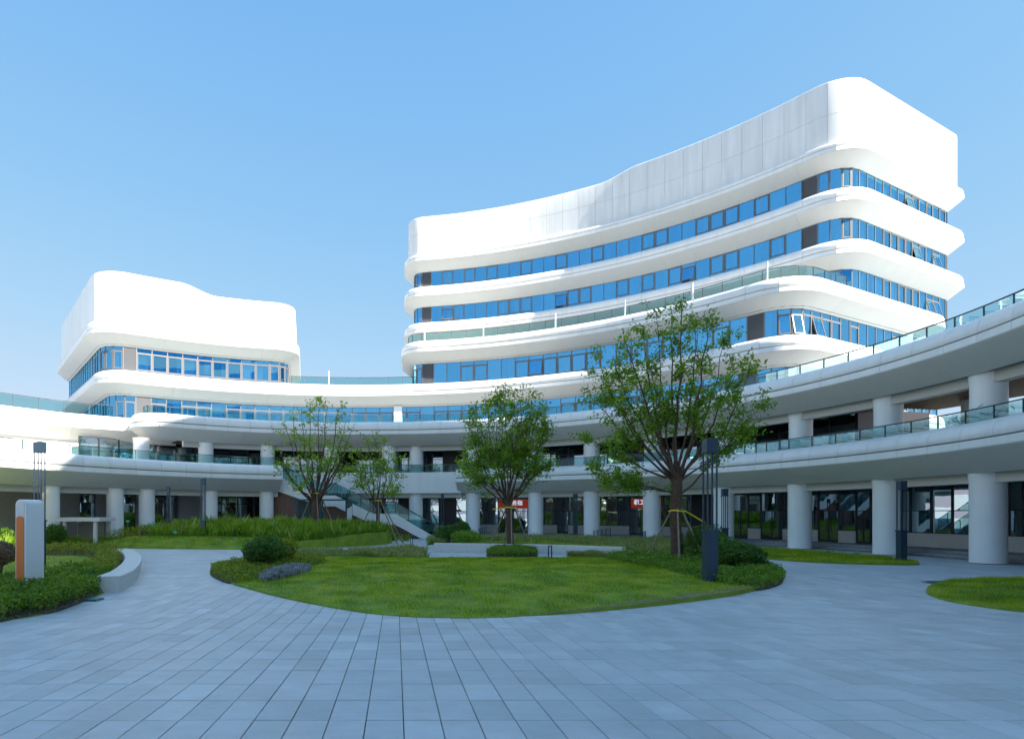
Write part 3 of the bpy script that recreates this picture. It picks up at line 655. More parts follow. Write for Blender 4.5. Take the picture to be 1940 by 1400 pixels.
for yc, xc, j in cells:
    z = gz(yc); tl = tilt if yc < 14.4 else 0; dz = rnd.uniform(-.0025, .0025)
    if cnt < 300 and yc > 5.4 and -.64*yc-.3 < xc < yc+.3:
        o = bpy.data.objects.new('paver', tme); o.location = (xc, yc, z+dz); o.rotation_euler = (tl+rnd.gauss(0, .002), rnd.gauss(0, .002), 0); C.objects.link(o); o.parent = ground; cnt += 1
    else:
        ca, sa = math.cos(tl), math.sin(tl); sm.add([(xc+a, yc+b_*ca-c_*sa, z+dz+b_*sa+c_*ca) for a, b_, c_ in tm.V], tm.F)
o = sm.build('paver_field', 'paver', ground); o['kind'] = 'stuff'

# ------------------------------------------------------------------ lawns and planting
def inside(poly, X, Y):
    n = len(poly); r = np.zeros(len(X), bool); j = n-1
    for i in range(n):
        xi, yi = poly[i]; xj, yj = poly[j]
        c_ = ((yi > Y) != (yj > Y)) & (X < (xj-xi)*(Y-yi)/(yj-yi+1e-12)+xi); r ^= c_; j = i
    return r
def spline(pts, n=6, closed=True):
    P = [np.array(p, float) for p in pts]; k = len(P); out = []
    for i in range(k if closed else k-1):
        p0, p1, p2, p3 = (P[(i+d) % k] if closed else P[min(max(i+d, 0), k-1)] for d in (-1, 0, 1, 2))
        for t in np.arange(n)/n: out.append(tuple(.5*((2*p1)+(-p0+p2)*t+(2*p0-5*p1+4*p2-p3)*t*t+(-p0+3*p1-3*p2+p3)*t**3)))
    return out
def patch(name, poly, hf, mat, label, step=.5, kind='structure'):
    """planted ground: grid inside the outline, height hf(x,y); a skirt closes the edge"""
    P = np.array(poly); x0, y0 = P.min(0); x1, y1 = P.max(0); xs_ = np.arange(x0, x1+step, step); ys_ = np.arange(y0, y1+step, step)
    gx, gy = np.meshgrid(xs_, ys_); ins = inside(poly, gx.ravel(), gy.ravel())
    edge = [(p[0], p[1]) for p in poly]
    dmin = np.array([np.min(np.hypot(P[:, 0]-a, P[:, 1]-b)) for a, b in zip(gx.ravel()[ins], gy.ravel()[ins])])
    pts = [Vector((a, b)) for (a, b), d in zip(zip(gx.ravel()[ins], gy.ravel()[ins]), dmin) if d > step*.45]
    n = len(edge); vs = [Vector(e_) for e_ in edge]+pts
    from mathutils.geometry import delaunay_2d_cdt
    v2, e2, f2, *_ = delaunay_2d_cdt(vs, [(i, (i+1) % n) for i in range(n)], [list(range(n))], 1, 1e-4)
    V = [(v.x, v.y, hf(v.x, v.y)) for v in v2]; Fc = [tuple(f) for f in f2]; m_ = len(V)
    for i in range(n):
        a, b = edge[i], edge[(i+1) % n]; q = len(V); V += [(a[0], a[1], hf(*a)), (b[0], b[1], hf(*b)), (b[0], b[1], -.05), (a[0], a[1], -.05)]; Fc.append((q, q+1, q+2, q+3))
    o = obj(name, mk(name, V, Fc, mat, 60)); o['kind'] = kind; o['label'] = label; return o
def vnoise(X, Y, s, seed=0):
    r_ = np.random.default_rng(seed); a = 0
    for k in range(5):
        th = r_.uniform(0, 6.28); f = s*r_.uniform(.6, 1.7); a = a+np.sin((X*np.cos(th)+Y*np.sin(th))*f+r_.uniform(0, 6.28))
    return a/5
def blades(name, poly, n, hf, hmin, hmax, wd, mat, label, lean=.5, clump=0., excl=(), cat='grass', seg=False):
    P = np.array(poly); x0, y0 = P.min(0); x1, y1 = P.max(0); X = rng.uniform(x0, x1, n*3); Y = rng.uniform(y0, y1, n*3)
    k = inside(poly, X, Y)
    for e in excl: k &= ~inside(e, X, Y)
    if clump: k &= (vnoise(X, Y, clump, 3)+rng.uniform(-.55, .55, len(X)) > -.15)
    X, Y = X[k][:n], Y[k][:n]; m_ = len(X)
    Z = np.array([hf(a, b) for a, b in zip(X, Y)]); H = rng.uniform(hmin, hmax, m_)*np.clip(1+.5*vnoise(X, Y, 2.2, 5)+.6*vnoise(X, Y, 5.5, 6), .3, 2.2); th = rng.uniform(0, 6.283, m_); ln = rng.uniform(.1, 1, m_)*lean*H; ph = rng.uniform(0, 6.283, m_)
    dx, dy = np.cos(th)*wd/2, np.sin(th)*wd/2; lx, ly = np.cos(ph)*ln, np.sin(ph)*ln
    if not seg:
        Vv = np.stack([np.stack([X-dx, Y-dy, Z-.01], 1), np.stack([X+dx, Y+dy, Z-.01], 1), np.stack([X+lx, Y+ly, Z+H], 1)], 1); me = quads_mesh(name, Vv, 3, mat)
    else:
        Vv = np.stack([np.stack([X-dx, Y-dy, Z-.01], 1), np.stack([X+dx, Y+dy, Z-.01], 1), np.stack([X+lx*.4+dx*.7, Y+ly*.4+dy*.7, Z+H*.62], 1), np.stack([X+lx*1.2, Y+ly*1.2, Z+H], 1)], 1); me = quads_mesh(name, Vv, 4, mat)
    o = obj(name, me); tag(o, label, cat, kind='stuff'); return o
def leaves(centers, size, normal=None, aspect=.5, droop=.0, r=rng):
    n = len(centers); s = size*r.uniform(.65, 1.35, n); d = r.normal(size=(n, 3)); d[:, 2] -= droop
    if normal is not None: d = d*.75+normal
    d /= np.linalg.norm(d, axis=1)[:, None]; u = r.normal(size=(n, 3)); u -= d*(u*d).sum(1)[:, None]; u /= np.linalg.norm(u, axis=1)[:, None]; v = np.cross(d, u)
    a = centers; L = u*s[:, None]; W = v*(s*aspect)[:, None]; bend = d*(s*.18)[:, None]
    return np.stack([a-L*.5, a+W*.5-bend*.2, a+L*.5-bend, a-W*.5-bend*.2], 1)

ISL = arc((4.0, 26.9), 13.35, 0, 360, 5)[:-1]
isl_px = [(400, 1081), (404, 1092), (430, 1104), (520, 1129), (600, 1146), (690, 1161), (790, 1171), (900, 1173), (1000, 1168), (1100, 1161), (1200, 1152), (1300, 1141), (1390, 1128), (1450, 1114), (1482, 1100), (1487, 1088), (1470, 1076)]
ISL = spline([gp(x, y) for x, y in isl_px]+[(16.5, 33.5), (12.5, 33.8), (8, 31.6), (3.5, 30.6), (-1.5, 32.2), (-4.5, 33.5), (-8.0, 29.5)], 4)
def isl_h(x, y):
    d = math.hypot(x-4, (y-23)*1.1)/10.; return .035+.22*max(0, 1-d*d)
patch('lawn_island', ISL, isl_h, 'turf', 'oval mown lawn bed in the middle of the plaza')
blades('lawn_grass', ISL, 150000, isl_h, .035, .085, .016, 'grass_lawn', 'short bright green grass covering the oval lawn', .9)
plain('dry_turf', (.21, .18, .085), .95, noise=.3, nscale=5)
ed = [p for p in ISL if p[0] > 3.2 and p[1] < 24.5]; ed.sort(key=lambda p: p[0])
inn = [(p[0]-(p[0]-4)/13*w_, p[1]+(27-p[1])/13*w_) for p, w_ in zip(ed, np.interp(np.arange(len(ed)), [0, len(ed)*.5, len(ed)-1], [.05, .55, .5]))]
V = [(p[0], p[1], isl_h(*p)+.004) for p in ed]+[(p[0], p[1], isl_h(*p)+.012) for p in inn]; n = len(ed)
o = obj('lawn_rim', mk('lawn_rim', V, [(i, i+1, n+i+1, n+i) for i in range(n-1)], 'dry_turf')); o['kind'] = 'structure'; o['label'] = 'dry brownish rim of the oval lawn at lower right'
blades('lawn_grass', ed+inn[::-1], 2600, isl_h, .02, .06, .014, 'grass_plume', 'dry thin grass on the lower right rim of the oval lawn', .9)
# left bed with the pylon sign
LB = spline([gp(x, y) for x, y in ((-160, 1215), (-60, 1190), (60, 1170), (150, 1143), (205, 1118), (225, 1092), (236, 1064), (228, 1047), (160, 1041), (60, 1040), (-120, 1042))], 4)
flat = lambda x, y: .03+.10*max(0, min(1, (16-abs(y-22))/8))*0
patch('lawn_left', LB, flat, 'turf', 'lawn bed around the white pylon sign')
blades('lawn_grass', LB, 26000, flat, .04, .09, .016, 'grass_lawn', 'short grass around the pylon sign at left', .9)
# far lawn and planted mound on the left
ML = spline([gp(x, y) for x, y in ((-140, 1030), (60, 1034), (200, 1037), (330, 1039), (480, 1040), (560, 1038), (640, 1036), (735, 1030), (742, 1024))]+[(1.0, 50.5), (-4, 53.5), (-10, 49.3), (-16, 45.6), (-20, 42), (-26, 36)], 4)
def mound_h(x, y):
    ax = (x+9.5)/14; ay = (y-46)/6.2; d = ax*ax+ay*ay; return .03+1.2*max(0, 1-d)**.7+.25*max(0, 1-((x+19)/6)**2-((y-39.5)/4.)**2)
patch('planted_mound', ML, mound_h, 'turf', 'planted grassy mound in front of the left colonnade')
front = spline([gp(x, y) for x, y in ((-140, 1030), (60, 1034), (200, 1037), (330, 1039), (480, 1040), (560, 1038), (470, 1037), (330, 1036), (200, 1034), (60, 1030), (-140, 1026))], 3)
blades('lawn_grass', front, 30000, mound_h, .05, .11, .03, 'grass_lawn', 'mown grass strip before the planted mound at left', .8)
meadow = [p for p in ML]
soil_p = spline([(-19.2, 42.2), (-16, 42.3), (-12.8, 42.9), (-12.4, 43.9), (-15.5, 44.0), (-18.8, 43.2)], 4)
patch('bare_soil', soil_p, lambda x, y: mound_h(x, y)+.015, 'soil', 'bare grey soil patch on the left mound', .5)
blades('meadow_grass', meadow, 60000, mound_h, .25, .62, .035, 'grass_tall', 'tall meadow grass and herbs on the left mound', .5, 0, (front, soil_p), seg=True)
blades('meadow_grass', meadow, 2600, mound_h, .5, .85, .03, 'grass_plume', 'tall pale seed stalks on the left mound', .35, 1.4, (front,), seg=True)
# right lawns
RL = spline([gp(x, y) for x, y in ((1380, 1034), (1500, 1042), (1600, 1050), (1700, 1059), (1742, 1068), (1690, 1069), (1590, 1067), (1500, 1062), (1430, 1056), (1360, 1048))], 4)
def rl_h(x, y): return .05
patch('lawn_right', RL, rl_h, 'turf', 'narrow lawn strip before the right columns')
blades('lawn_grass', RL, 14000, rl_h, .06, .13, .03, 'grass_lawn', 'grass of the narrow strip before the right columns', .8)
RB = spline([gp(x, y) for x, y in ((1755, 1122), (1765, 1113), (1800, 1105), (1860, 1100), (1940, 1096), (2060, 1092), (2160, 1110), (2150, 1150), (2040, 1166), (1940, 1160), (1860, 1150), (1800, 1140), (1768, 1131))], 4)
def rb_h(x, y): return .04+.14*max(0, 1-((x-20)/5.)**2-((y-18.5)/3.6)**2)
patch('lawn_corner', RB, rb_h, 'turf', 'rounded lawn bed cut by the right picture edge')
blades('lawn_grass', RB, 22000, rb_h, .035, .085, .016, 'grass_lawn', 'short grass of the bed at the right edge', .9)
# grass behind the curved seat, centre
MC = spline([gp(x, y) for x, y in ((835, 1030), (1000, 1031), (1120, 1036), (1200, 1044), (1330, 1046), (1320, 1030))]+[(19, 49), (14, 51.5), (7.5, 53), (3.2, 50), (2.2, 44)], 4)
def mc_h(x, y): return .05+.22*max(0, 1-((x-9)/8)**2-((y-46)/5.)**2)
patch('lawn_middle', MC, mc_h, 'turf', 'grass bed behind the curved white seat')
blades('lawn_grass', MC, 16000, mc_h, .06, .14, .03, 'grass_lawn', 'grass behind the curved white seat', .8)
blades('ornamental_grass', MC, 15000, mc_h, .2, .42, .03, 'grass_plume', 'pale feathery ornamental grass behind the curved seat', .6, 1.0, seg=True)
# ornamental grass fringe at the back of the island
FR = spline([(-5.6, 33.6), (-1.5, 32.0), (1.6, 31.0), (1.2, 32.8), (1.8, 36.5), (.4, 38.5), (-2, 35.8)], 3)
patch('bed_fringe', FR, lambda x, y: .02, 'soil', 'soil strip under the pale grasses', .6)
FRL = spline([(-5.6, 33.6), (-1.5, 32.0), (1.6, 31.0), (1.2, 32.8), (1.8, 36.5), (.4, 38.5), (-2, 35.8)], 3)
blades('ornamental_grass', FRL, 9000, lambda x, y: .03, .14, .34, .022, 'grass_plume', 'taller pale feathery grass left behind the oval lawn', .7, 0, seg=True)
blades('ornamental_grass', spline([(8.6, 32.0), (10.5, 32.2), (12.4, 33.9), (10.6, 33.4)], 3), 2500, lambda x, y: .03, .1, .26, .02, 'grass_plume', 'pale feathery grass tuft at the right end of the seat wall', .7, 0, seg=True)
TG = spline([gp(640, 1017), gp(742, 1022), gp(800, 1017), (3.0, 58), (-5, 56)], 3)
patch('lawn_stair', TG, lambda x, y: .06, 'turf', 'green strip at the foot of the stair'); blades('lawn_grass', TG, 6000, lambda x, y: .06, .08, .16, .035, 'grass_lawn', 'green grass strip at the foot of the stair', .8)

def hedge(name, poly, h, n, size, mat, label, cat='hedge', lump=.25, aspect=.55, edge=.5):
    """low ground-cover shrub mass: soil mesh under a lumpy canopy of leaves with stems"""
    P = np.array(poly); root = thing(name, (P[:, 0].mean(), P[:, 1].mean(), 0), label, cat)
    x0, y0 = P.min(0); x1, y1 = P.max(0); X = rng.uniform(x0, x1, n*3); Y = rng.uniform(y0, y1, n*3); k = inside(poly, X, Y); X, Y = X[k][:n], Y[k][:n]
    dm = np.full(len(X), 9.)
    for p in P: dm = np.minimum(dm, np.hypot(X-p[0], Y-p[1]))
    ed = np.clip(dm/edge, 0, 1)**.5
    top = h*(.45+.55*ed)*(1+lump*vnoise(X, Y, 3.2, 9)+lump*.8*vnoise(X, Y, 7.5, 4)); u = rng.uniform(0, 1, len(X))**.45
    Z = .03+top*u; nm = np.zeros((len(X), 3)); nm[:, 2] = .7; nm[:, 1] = -.25
    me = quads_mesh('foliage', leaves(np.stack([X, Y, Z], 1), size, nm, aspect), 4, mat); obj('foliage', me, root)
    st = MB()
    for i in range(0, min(len(X), 900)):
        st.tube([(X[i], Y[i], 0), (X[i]+rnd.uniform(-.08, .08), Y[i]+rnd.uniform(-.08, .08), Z[i])], .006, 3, False)
    st.build('stems', 'twig', root); poly_slab('soil_bed', poly, -.02, .055, 'soil', root); return root
def offs(poly, d):
    P = np.array(poly); c_ = P.mean(0); return [tuple(c_+(p-c_)*(1+d)) for p in P]
pxp = lambda L_, n=3: spline([gp(x, y) for x, y in L_], n)
hedge('azalea_hedge', pxp([(1150, 1064), (1190, 1058), (1290, 1062), (1400, 1069), (1460, 1083), (1484, 1098), (1470, 1111), (1420, 1120), (1345, 1110), (1270, 1092), (1200, 1077)]), .42, 26000, .085, 'leaf_cover', 'green shrub hedge under the large tree, right of the oval lawn')
hedge('azalea_hedge', pxp([(401, 1083), (410, 1097), (450, 1108), (500, 1100), (560, 1084), (615, 1070), (600, 1060), (520, 1058), (450, 1068)]), .32, 14000, .08, 'leaf_azalea', 'yellow-green shrub hedge at the left tip of the oval lawn')
hedge('azalea_hedge', pxp([(-40, 1186), (40, 1172), (120, 1155), (195, 1122), (212, 1100), (160, 1096), (80, 1108), (0, 1122), (-60, 1130)]), .55, 22000, .085, 'leaf_cover', 'dense low hedge at the foot of the pylon sign')
hedge('azalea_hedge', pxp([(120, 1112), (200, 1112), (222, 1086), (232, 1062), (226, 1049), (130, 1043), (85, 1046), (90, 1053), (160, 1054), (185, 1066), (160, 1084), (125, 1098)]), .52, 18000, .085, 'leaf_azalea', 'curved yellow-green hedge behind the white bench')
hedge('lavender_patch', pxp([(490, 1104), (520, 1107), (580, 1092), (590, 1084), (550, 1084)]), .36, 3500, .14, 'leaf_silver', 'silvery lavender patch beside the left shrubs', 'plant', aspect=.15)
hedge('shrub_bed', spline([gp(922, 1054), gp(968, 1058), gp(1018, 1054), gp(1000, 1046), gp(940, 1046)], 4), .42, 8000, .09, 'leaf_cover', 'round reddish shrub bed at the foot of the middle tree', 'plant')
HM = spline([(-21, 40.5), (-17.5, 42.0), (-12, 42.6), (-7, 42.6), (-5.5, 45), (-9, 47.2), (-14, 46.2), (-19, 43.6)], 3)
def mound_shrubs():
    X = rng.uniform(-21, -3, 30000); Y = rng.uniform(38.5, 49, 30000); k = inside(HM, X, Y); X, Y = X[k], Y[k]; Z = np.array([mound_h(a, b) for a, b in zip(X, Y)])
    me = quads_mesh('herb_leaves', leaves(np.stack([X, Y, Z+rng.uniform(.05, .55, len(X))], 1), .13, None, .4), 4, 'leaf_azalea'); o = obj('herb_patch', me); tag(o, 'yellowish herbs on the left mound', 'plants', kind='stuff')
mound_shrubs()

def bush(name, cx, cy, rx, ry, rz, zc, n, size, mat, label, lobes=7, seed=1, stem=True):
    r = np.random.default_rng(seed); root = thing(name, (cx, cy, 0), label, 'bush')
    lc = r.normal(size=(lobes, 3)); lc /= np.linalg.norm(lc, axis=1)[:, None]; lc[:, 2] = np.abs(lc[:, 2])*.9-.25; lc *= .42; lr = r.uniform(.5, .68, lobes)
    pts = []; nrm = []
    for q in range(lobes):
        m_ = n//lobes; d = r.normal(size=(m_, 3)); d /= np.linalg.norm(d, axis=1)[:, None]; rad = lr[q]*(1-.35*r.uniform(0, 1, m_)**2.2)*(1+.06*np.sin(d[:, 0]*9+q)+.06*np.sin(d[:, 2]*11+q*2)); pts.append(lc[q]+d*rad[:, None]); nrm.append(d)
    Pn = np.concatenate(pts); Nn = np.concatenate(nrm); W = Pn*np.array([rx, ry, rz])+np.array([cx, cy, zc]); k = W[:, 2] > .04; W, Nn = W[k], Nn[k]
    Nn = Nn*.9+np.array([0, 0, .5]); obj('foliage', quads_mesh('foliage', leaves(W, size, Nn, .55, r=r), 4, mat), root)
    st = MB()
    for i in range(14):
        a = r.uniform(0, 6.28); e = r.uniform(.3, .8); st.tube([(cx+math.cos(a)*.06, cy+math.sin(a)*.06, 0), (cx+math.cos(a)*rx*.25, cy+math.sin(a)*ry*.25, zc*.6), (cx+math.cos(a)*rx*e, cy+math.sin(a)*ry*e, zc+rz*.25)], [.025, .018, .006], 5)
    st.build('branches', 'twig', root); return root
def bpx(name, x, ybase, rpx, toppx, n, size, mat, label, seed, depth=None, lobes=7, zb=0):
    d = depth or F*EYE/(ybase-HY); X = (x-CX)*d/F; r = rpx*d/F; top = EYE-(toppx-HY)*d/F; zc = (top+zb)*.52; bush(name, X, d, r, r*.95, (top-zc)*1.03, zc, n, size, mat, label, lobes, seed)
bpx('round_bush', 503, 1072, 44, 1010, 9500, .085, 'leaf_bush', 'dark green ball bush at the left tip of the oval lawn', 1, 25)
bpx('loose_bush', 543, 1070, 36, 1012, 2600, .08, 'leaf_azalea', 'loose see-through bush behind the dark ball bush at left', 2, 27)
bpx('round_bush', 1385, 1085, 56, 1015, 13000, .09, 'leaf_bush', 'large clipped ball bush just right of the tall near lamp', 3, 23.5, 9)
bpx('round_bush', 1338, 1070, 46, 989, 9000, .09, 'leaf_bush', 'clipped ball bush partly hidden behind the tall near lamp', 4, 27.5, 8)
bpx('round_bush', 107, 1028, 22, 985, 4500, .10, 'leaf_bush', 'small round bush on the lawn right of the pylon sign', 5, 39.5, 6)
bpx('round_bush', 848, 1017, 26, 990, 3800, .13, 'leaf_bush', 'dark bush left of the pair before the stair end', 6, 45, 6)
bpx('round_bush', 878, 1015, 20, 982, 3600, .13, 'leaf_bush', 'taller dark bush right of the pair before the stair end', 7, 46, 6)
bpx('low_bush', 885, 1021, 34, 1001, 3200, .12, 'leaf_tree_pale', 'pale low bush in front of the dark pair of bushes', 8, 42.5, 6)
bpx('dry_bush', -4, 1130, 30, 1021, 8000, .09, 'leaf_dry', 'dry brown bush cut by the left picture edge', 9, 19.5, 7, .45)
bpx('round_bush', 12, 1020, 16, 997, 1800, .11, 'leaf_bush', 'small bush behind the pylon sign near the left edge', 10, 41, 5)

# ------------------------------------------------------------------ trees
def tree(label, base, fork, trunk_r, tips, depth, seed, leafmat, n_twig, leaf_n, lsize, low=(), jit=1.3, clump_r=.26, twig_len=1.0):
    r = random.Random(seed); nr = np.random.default_rng(seed); root = thing('tree', tuple(base), label, 'tree')
    base = Vector(base); fork = Vector(fork)
    tr = MB(); mid = base.lerp(fork, .5)+Vector((r.uniform(-.08, .08), r.uniform(-.08, .08), 0))
    tr.tube([base-Vector((0, 0, .2)), base+Vector((0, 0, .1)), base.lerp(fork, .25), mid, base.lerp(fork, .8), fork, fork+(fork-mid)*.16], [trunk_r*1.35, trunk_r*1.18, trunk_r*1.03, trunk_r*.97, trunk_r*.98, trunk_r*1.08, trunk_r*.5], 14)
    tr.build('trunk', 'bark', root, 60)
    br = MB(); tw = MB(); cl = []
    def limb(p0, tip, r0, nt, bow):
        d = tip-p0; out = Vector((d.x, d.y, 0)); pts = []
        for i in range(9):
            t = i/8; q = p0+d*t; q += out*(bow*math.sin(math.pi*t)) ; q.z -= abs(bow)*d.length*.18*math.sin(math.pi*t); q += Vector((r.gauss(0, .05), r.gauss(0, .05), r.gauss(0, .04)))*(1 if 0 < i else 0); pts.append(q)
        br.tube(pts, [r0*(1-.86*(i/8)**.8) for i in range(9)], 7)
        cl.append((pts[-1], 1.25))
        for k in range(nt):
            t = r.uniform(.28, .98); i = min(7, int(t*8)); s0 = pts[i].lerp(pts[i+1], t*8-i); dirn = (pts[i+1]-pts[i]).normalized()
            side = Vector((r.gauss(0, 1), r.gauss(0, 1), r.gauss(.35, .6))).normalized(); v = (dirn*.7+side*.9).normalized(); ln = twig_len*r.uniform(.4, 1.15)*(1.15-.5*t)
            p = s0+v*ln*.5+Vector((0, 0, .03)); e = s0+v*ln+Vector((0, 0, .12*ln)); tw.tube([s0, p, e], [max(.008, r0*.25*(1-t)+.008), .009, .005], 5)
            cl.append((e, 1.0))
            if r.random() < .55: cl.append((p, .7))
            if r.random() < .5:
                e2 = e+Vector((r.gauss(0, .3), r.gauss(0, .3), r.gauss(.1, .2)))*twig_len; tw.tube([p, e2], [.007, .004], 4); cl.append((e2, .9))
    for i, (x, y) in enumerate(tips):
        tip = at(x, y, depth+r.uniform(-jit, jit)); a = i*2.4; limb(fork+Vector((math.cos(a)*trunk_r*.6, math.sin(a)*trunk_r*.6, r.uniform(-.25, .05))), tip, max(.035, trunk_r*r.uniform(.24, .42)), n_twig, r.uniform(.05, .2))
    for x0, y0, x, y in low: limb(at(x0, y0, depth), at(x, y, depth+r.uniform(-jit, .3)), trunk_r*.22, n_twig, .04)
    br.build('branches', 'bark', root, 60)['kind'] = 'stuff'; tw.build('twigs', 'twig', root)['kind'] = 'stuff'
    cen = []
    for c_, k in cl:
        m_ = max(3, int(leaf_n*k*r.uniform(.35, 1.4))); s = clump_r*k*r.uniform(.7, 1.25); cen.append(np.array(c_)+nr.normal(size=(m_, 3))*np.array([s, s, s*.85])*.6-np.array([0, 0, s*.25]))
    cen = np.concatenate(cen); me = quads_mesh('crown', leaves(cen, lsize, None, .46, .55, nr), 4, leafmat); obj('crown', me, root); return root
def stakes(base, htie, spread, ang, label, tail):
    t = thing('tree_support', (base[0], base[1], 0), label, 'tree support')
    for a in ang:
        f_ = Vector((base[0]+math.cos(R_(a))*spread, base[1]+math.sin(R_(a))*spread, -.05)); e = Vector((base[0]+math.cos(R_(a))*.2, base[1]+math.sin(R_(a))*.2, htie+.12)); MB().tube([f_, e], [.045, .038], 8).build('pole', 'stake_wood', t, 60)
    pts = [(base[0]+.33*math.cos(i*math.pi/8), base[1]+.33*math.sin(i*math.pi/8), htie+.03*math.sin(i*.8)) for i in range(17)]; MB().tube(pts, .035, 6).build('strap', 'strap_yellow', t, 60)
    MB().tube([(base[0]+math.copysign(.3, tail), base[1]-.1, htie), (base[0]+tail, base[1]-.2, htie-abs(tail)*.45 if tail > 0 else htie-.08)], .032, 6).build('strap_end', 'strap_yellow', t, 60)
D4 = 28.0; b4 = at(1283, 1058, D4); b4.z = 0
tree('largest broad green tree beside the tall lamp, right of centre', b4, at(1281, 908, D4), .235, [(1128, 655), (1150, 720), (1185, 640), (1215, 625), (1245, 590), (1270, 600), (1292, 570), (1320, 612), (1345, 602), (1372, 645), (1395, 690), (1112, 735), (1420, 700), (1330, 690), (1235, 690), (1160, 690)], D4, 21, 'leaf_tree', 15, 33, .155, low=[(1272, 932, 1130, 890), (1272, 930, 1150, 920), (1290, 935, 1440, 770), (1285, 915, 1430, 800), (1262, 905, 1105, 830)], clump_r=.29, jit=2.0, twig_len=.9)
stakes((b4.x, b4.y), 2.35, 1.5, (175, 20, 250, 300), 'four timber poles with yellow strap propping the largest tree', 1.1)
D3 = 36.5; b3 = at(968, 1050, D3); b3.z = 0
tree('dense upright tree in the round shrub bed, centre', b3, at(962, 955, D3), .19, [(882, 855), (888, 795), (902, 775), (920, 760), (938, 742), (957, 735), (975, 738), (990, 733), (1005, 750), (1022, 765), (1032, 790), (1040, 805), (1025, 850), (905, 830), (950, 790), (990, 800)], D3, 33, 'leaf_tree', 14, 29, .17, low=[(955, 930, 885, 905), (975, 930, 1030, 885), (955, 935, 880, 880)], clump_r=.30, jit=1.6)
stakes((b3.x, b3.y), 2.55, 1.45, (160, 25, 262, 100), 'pale poles and yellow strap propping the middle tree', -1.1)
D1 = 45.5; b1 = at(599, 1013, D1); b1.z = mound_h(b1.x, b1.y)-.05
tree('sparse wide-forked tree on the mound, left of the stair', b1, at(598, 952, D1), .27, [(538, 800), (530, 850), (555, 790), (570, 778), (588, 765), (604, 762), (622, 766), (640, 775), (655, 800), (666, 812), (660, 850), (575, 830), (610, 810), (635, 830)], D1, 45, 'leaf_tree_pale', 6, 16, .22, low=[(590, 945, 530, 880), (605, 945, 660, 890), (592, 950, 560, 920)], clump_r=.30, jit=1.8, twig_len=1.3)
stakes((b1.x, b1.y), 2.55+b1.z, 1.9, (175, 285, 10, 60), 'poles propping the sparse tree left of the stair', -1.4)
D2 = 47.0; b2 = at(716, 1013, D2); b2.z = mound_h(b2.x, b2.y)-.05
tree('small pale tree in front of the stair', b2, at(716, 962, D2), .15, [(676, 875), (682, 850), (698, 840), (712, 834), (728, 832), (738, 845), (748, 870), (752, 900), (690, 880), (720, 870), (735, 890)], D2, 58, 'leaf_tree_pale', 7, 18, .20, low=[(708, 955, 675, 905), (725, 955, 758, 930)], clump_r=.30, jit=1.4, twig_len=1.1)
stakes((b2.x, b2.y), 2.3+b2.z, 1.9, (180, 275, 5, 320), 'poles propping the small pale tree by the stair', -.5)

# ------------------------------------------------------------------ lamps
def lamp(x, ybase, ytop, label, depth=None, wd=.30):
    d = depth or F*EYE/(ybase-HY); X = (x-CX)*d/F; h = EYE-(ytop-HY)*d/F; zb = h*.375
    t = thing('garden_lamp', (X, d, 0), label, 'lamp', 'steel garden lamps'); a = wd/2
    mb = MB().box(X-a, X+a, d-a, d+a, -.05, zb); mb.box(X-a-.035, X+a+.035, d-a-.035, d+a+.035, zb, zb+.05); mb.build('base_post', 'steel_blue', t)
    for sx in (-1, 1):
        for sy in (-1, 1): MB().box(X+sx*(a-.03)-.02, X+sx*(a-.03)+.02, d+sy*(a-.03)-.02, d+sy*(a-.03)+.02, zb+.05, h-.42).build('rod', 'steel_blue', t)
    MB().box(X-a-.0, X+a+.0, d-a, d+a, h-.40, h).box(X-a-.02, X+a+.02, d-a-.02, d+a+.02, h-.42, h-.39).build('lamp_head', 'steel_blue', t)
lamp(1345, 1110, 832, 'tall near garden lamp between the lawn hedge and the ball bush', None, .34)
lamp(75, 1077, 838, 'garden lamp standing behind the white pylon sign', None, .34)
lamp(385, 1036, 906, 'garden lamp on the lawn before the left mound', None, .30)
lamp(319, 1000, 922, 'distant garden lamp beyond the mound, between left columns', 47, .22)
lamp(838, 1018, 935, 'distant garden lamp at the foot of the stair', 51, .25)
lamp(1090, 1020, 935, 'distant garden lamp before the centre columns', 50, .29)
lamp(1373, 1046, 926, 'garden lamp just behind the ball bush, before a column', 36, .28)
lamp(1708, 1064, 911, 'garden lamp at the end of the right lawn strip', 29.5, .30)
